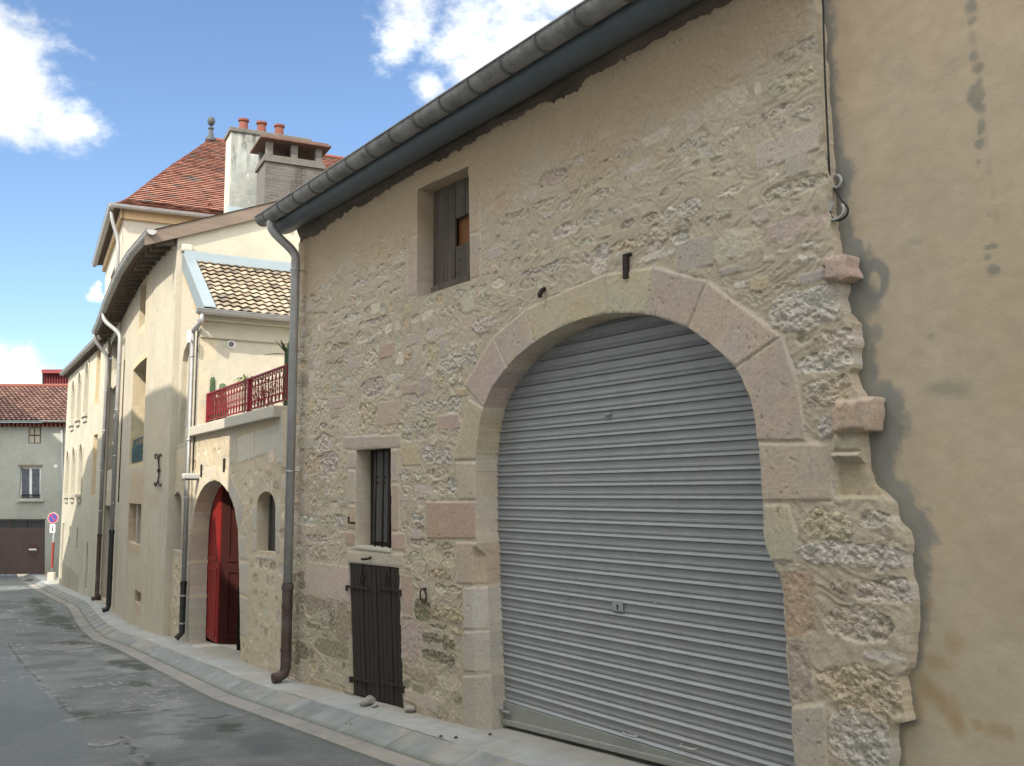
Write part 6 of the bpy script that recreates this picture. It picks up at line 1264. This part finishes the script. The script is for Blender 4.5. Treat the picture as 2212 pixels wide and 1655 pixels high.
# ------------------------------------------------------------------ small things in the street
d = ray(116, 1119); ps = d*(40.2/(d@en)); base = np.array([ps[0], ps[1], float(zpav(ps[1]))-.06]); zc = ps[2]+EZ
sign = thing('no_parking_sign', 'round blue and red no parking sign with an arrow plate on a striped post', 'sign', tuple(base))
pr = base+er*.03; m = MB(); m.tube([pr, (pr[0], pr[1], zc+.2)], .03, 10); m.build('post', MS['zinc'], sign, smooth=True)
m = MB(); m.tube([pr+(0, 0, .55), pr+(0, 0, 1.55)], .055, 10); m.build('red_sleeve', mat('faded_red_sleeve', (.26, .06, .045), var=.2), sign, smooth=True, auto=True)
m = MB(); m.box(pr+np.array([0, 0, .16]), (.30, .16, .42), ax=(tuple(er), tuple(en), (0, 0, 1))); m.build('base_block', MS['pale'], sign, bevel=.04)
cS = np.array([ps[0], ps[1], zc])-en*.06; AXs = (tuple(er), (0, 0, 1), tuple(-en))
def annul(r0, r1, d_, mt, nm, par): m = MB(); m.lathe([(r0, 0), (r1, 0), (r1, d_), (r0, d_)], cS, 28, AXs); return m.build(nm, MS[mt], par)
m = MB(); m.lathe([(0.001, -.01), (.215, -.01), (.215, .0), (.001, .0)], cS, 28, AXs); dsk = m.build('sign_disc', MS['white'], sign)
m = MB(); m.lathe([(.001, 0), (.20, 0), (.20, .004), (.001, .004)], cS, 28, AXs); m.build('red_ring', MS['redsign'], dsk)
m = MB(); m.lathe([(.001, 0), (.155, 0), (.155, .008), (.001, .008)], cS, 28, AXs); m.build('blue_face', MS['bluesign'], dsk)
m = MB(); q = (er+np.array([0, 0, -1]))/math.sqrt(2); w_ = (er+np.array([0, 0, 1]))/math.sqrt(2); m.prism([cS-en*.009+q*a+w_*b for a, b in ((-.155, -.02), (.155, -.02), (.155, .02), (-.155, .02))], tuple(-en*.004)); m.build('red_bar', MS['redsign'], dsk)
c = np.array([ps[0], ps[1], zc-.42])-en*.06; m = MB(); m.prism([c+er*a+np.array([0, 0, b]) for a, b in ((-.11, -.16), (.11, -.16), (.11, .16), (-.11, .16))], tuple(en*.01)); pp = m.build('arrow_plate', MS['white'], sign, bevel=.004)
m = MB(); m.prism([c+er*a+np.array([0, 0, b])-en*.004 for a, b in ((-.015, .11), (.015, .11), (.015, -.03), (.05, -.03), (0, -.12), (-.05, -.03), (-.015, -.03))], tuple(-en*.003)); m.build('down_arrow', MS['iron'], pp)
def cover(nm, lab, u, v, r): 
    x, y = gpx(u, v); s_ = wx(y)-x; z = float(road_fn(np.array(s_), np.array(y))[2])
    o = thing(nm, lab, 'manhole cover', (x, y, z)); m = MB(); c = np.array([x, y, z+.006]); tl = -.05
    ax = ((1, 0, 0), (0, 1, tl), (0, -tl, 1)); m.lathe([(.001, -.01), (r*1.16, -.01), (r*1.16, .006), (r*1.02, .008), (r*1.02, .002), (.001, .002)], c, 28, ax); m.build('frame', MS['concretegrey'], o)
    m = MB(); m.lathe([(.001, 0), (r*.98, 0), (r*.98, .008), (r*.8, .010), (r*.78, .005), (r*.3, .005), (r*.28, .010), (.001, .010)], c, 28, ax); m.build('lid', MS['castgrey'], o, smooth=True, auto=True); return o
MS['concretegrey'] = mat('cover_frame_grey', (.24, .235, .23), var=.25, nscale=20); MS['castgrey'] = mat('worn_cast_iron', (.17, .165, .165), rough=.6, metal=.2, var=.25, nscale=20)
cover('manhole_cover', 'small round iron valve cover set in the asphalt in the foreground', 223, 1615.5, .11)
cover('manhole_cover', 'large round manhole cover among the damp patches further down the road', 149, 1402, .33)
x, y = gpx(71, 1254, -.1); dn = thing('drain_grate', 'square grey drain grate at the sunny end of the street', 'drain', (x, y, float(zpav(y))-.1)); m = MB(); m.box((x, y, float(zpav(y))-.085), (.55, .55, .03), ax=(tuple(er), tuple(en), (0, 0, 1))); m.build('frame', MS['castgrey'], dn); m = MB()
for k in range(5): m.box(np.array([x, y, float(zpav(y))-.066])+er*(-.2+.1*k), (.04, .45, .008), ax=(tuple(er), tuple(en), (0, 0, 1)))
m.build('slots', MS['dark'], dn)
def lump(nm, lab, cat, c, r, seed, mt='rock', sc=(1, .8, .7)):
    me = bpy.data.meshes.new(nm); bm = bmesh.new(); bmesh.ops.create_icosphere(bm, subdivisions=3, radius=1); rr = random.Random(seed)
    pl_ = [(Vector((rr.gauss(0, 1), rr.gauss(0, 1), rr.gauss(0, 1))).normalized(), rr.uniform(.55, .85)) for _ in range(9)]
    for v in bm.verts:
        for n_, k in pl_:
            e = v.co.dot(n_)-k
            if e > 0: v.co -= n_*e
        v.co = Vector((v.co.x*r*sc[0], v.co.y*r*sc[1], v.co.z*r*sc[2]))
    bm.to_mesh(me); bm.free(); o = link(nm, me, MS[mt]); o.location = c; return tag(o, lab, cat)
a, z = FB.px(796, 1506, .14); p = FB.at(a, 0, .15); lump('rock', 'grey broken rock lying against the foot of the dark cellar door', 'rock', (p[0], p[1], float(zpav(p[1]))+.035), .085, 4)
p = FB.at(a-.14, 0, .14); lump('rock_chip', 'small flat stone chip beside the rock by the cellar door', 'rock', (p[0], p[1], float(zpav(p[1]))+.012), .04, 6, sc=(1, .8, .45))
p = FB.at(FB.px(893, 1527)[0], 0, .03); ho = lump('rock_chip', 'brown stone lump in the hole at the right foot of the cellar door', 'rock', (p[0], p[1], float(zpav(p[1]))+.03), .06, 8)
def weed(u, v, n, L, lab, seed):
    x, y = gpx(u, v); z = float(zpav(y))-.13; o = thing('weed', lab, 'weed', (x, y, z)); leaves(o, np.array([x, y, z]), n, L, .5, .007, 'weedleaf', seed, nm='leaves', lo=.3)
    m = MB(); r = random.Random(seed)
    for _ in range(4): t = r.uniform(0, 6.28); m.tube([(x, y, z-.01), (x+.02*math.cos(t), y+.02*math.sin(t), z+L*.5), (x+.04*math.cos(t), y+.04*math.sin(t), z+L*.8)], .003, 4)
    m.build('stem', MS['weedleaf'], o)
MS['weedleaf'] = mat('weed_green', (.10, .13, .045), rough=.7, var=.3, nscale=30)
weed(752, 1581, 16, .10, 'larger green weed tuft growing at the edge of the gutter strip', 1); weed(708, 1570, 9, .05, 'tiny weed left of the larger weed tuft by the gutter strip', 2)
# bits of dark grit on the pavement
for i, (u, v) in enumerate([(953, 1592), (1058, 1588), (985, 1594), (1040, 1540)]):
    d_ = ray(u, v); t = 1.
    for _ in range(25): t = (zpav(d_[1]*t)-EZ)/d_[2]
    lump('leaf_litter', ['dark crumb on the pavement near the kerb below the arch foot', 'rightmost dark crumb on the pavement before the shutter', 'dark crumb on the pavement between two others', 'brown crumb on the pavement close to the arch jamb'][i], 'debris', tuple(d_*t+np.array([0, 0, EZ+.006])), .018, 20+i, 'brownpeat' if False else 'castiron')
# ------------------------------------------------------------------ houses on the other side of the street (behind the viewer's left shoulder)
MS['palewall'] = mat('pale_grey_render', (.66, .66, .63), var=.06, nscale=2)  # kept pale so these unseen walls bounce light into the shaded street
def opp(nm, lab, pts, depth, off=6.7, skew=True):
    """roofline given along the street; body goes back from the street, its sides sheared along the sun direction"""
    y0, y1 = pts[0][0], pts[-1][0]; o = thing(nm, lab, 'house', (float(wx(y0))-off, (y0+y1)/2, 0)); k = math.tan(SUN_PHI)*1.03  # shear follows the sun so its rays pass through the gap
    ys_ = sorted(set([p[0] for p in pts]+list(np.arange(y0+2.5, y1-.5, 2.5)))); zt = np.interp(ys_, [p[0] for p in pts], [p[1] for p in pts]); m = MB(); V = []
    for y, z in zip(ys_, zt): x = float(wx(y))-off; V += [(x, y, -5), (x, y, z), (x-depth, y-depth*k, -5), (x-depth, y-depth*k, z)]
    n = len(ys_); m.add(V, [(4*i, 4*i+4, 4*i+5, 4*i+1) for i in range(n-1)]+[(4*i+2, 4*i+3, 4*i+7, 4*i+6) for i in range(n-1)]+[(4*i+1, 4*i+5, 4*i+7, 4*i+3) for i in range(n-1)]+[(0, 1, 3, 2), (4*n-4, 4*n-2, 4*n-1, 4*n-3)])
    m.build('wall', MS['palewall'], o); return o
def shade_line(fac, pts, off=6.7, h=0.):
    out = []
    for u, v in pts:
        a_, z_ = fac.px(u, v, h); p = fac.at(a_, z_, h); t = 0.
        for _ in range(60): q = p+TS*t; t += (q[0]-(wx(q[1])-off))/(-TS[0])*.8
        out.append((float(q[1]), float(q[2])))
    return out
l3 = shade_line(FC, [(365, 832), (309, 861), (260, 906), (224, 964)])+shade_line(FF, [(188, 992), (163, 1098), (137, 1207)])
g0 = shade_line(FD, [(495, 985)])[0]; g1 = shade_line(FD, [(424, 930)])[0]; g1 = (g1[0]+.5, g1[1]); gl = shade_line(FD, [(478, 1238), (466, 1120)], h=-.28)
opp('terraced_house', 'tall pale house across the street from the stone barn', [(-14, 12.2), (g0[0]-8, 12.2), (g0[0]-2, 12.0), (g0[0], 11.6)], 7)
opp('terraced_house', 'unseen low link building across the street, shaped to bound the sun patch', [(g0[0]+.01, gl[0][1]-.05), (gl[0][0], gl[0][1]), (gl[1][0], gl[1][1]), (g1[0]-.01, gl[1][1]+.1)], 4)  # unseen block; roofline shaped to bound the sunlight on the red door
opp('terraced_house', 'long pale house across the street from the curved facade', [(g1[0], l3[0][1]-.1)]+l3+[(l3[-1][0]+1.5, l3[-1][1]-1.2)], 6)
opp('terraced_house', 'unseen pale house added to shade the far end of the street', [(40.5, 10.8), (52, 10.8)], 6, 6.1)  # added out of view to keep the last house in shade
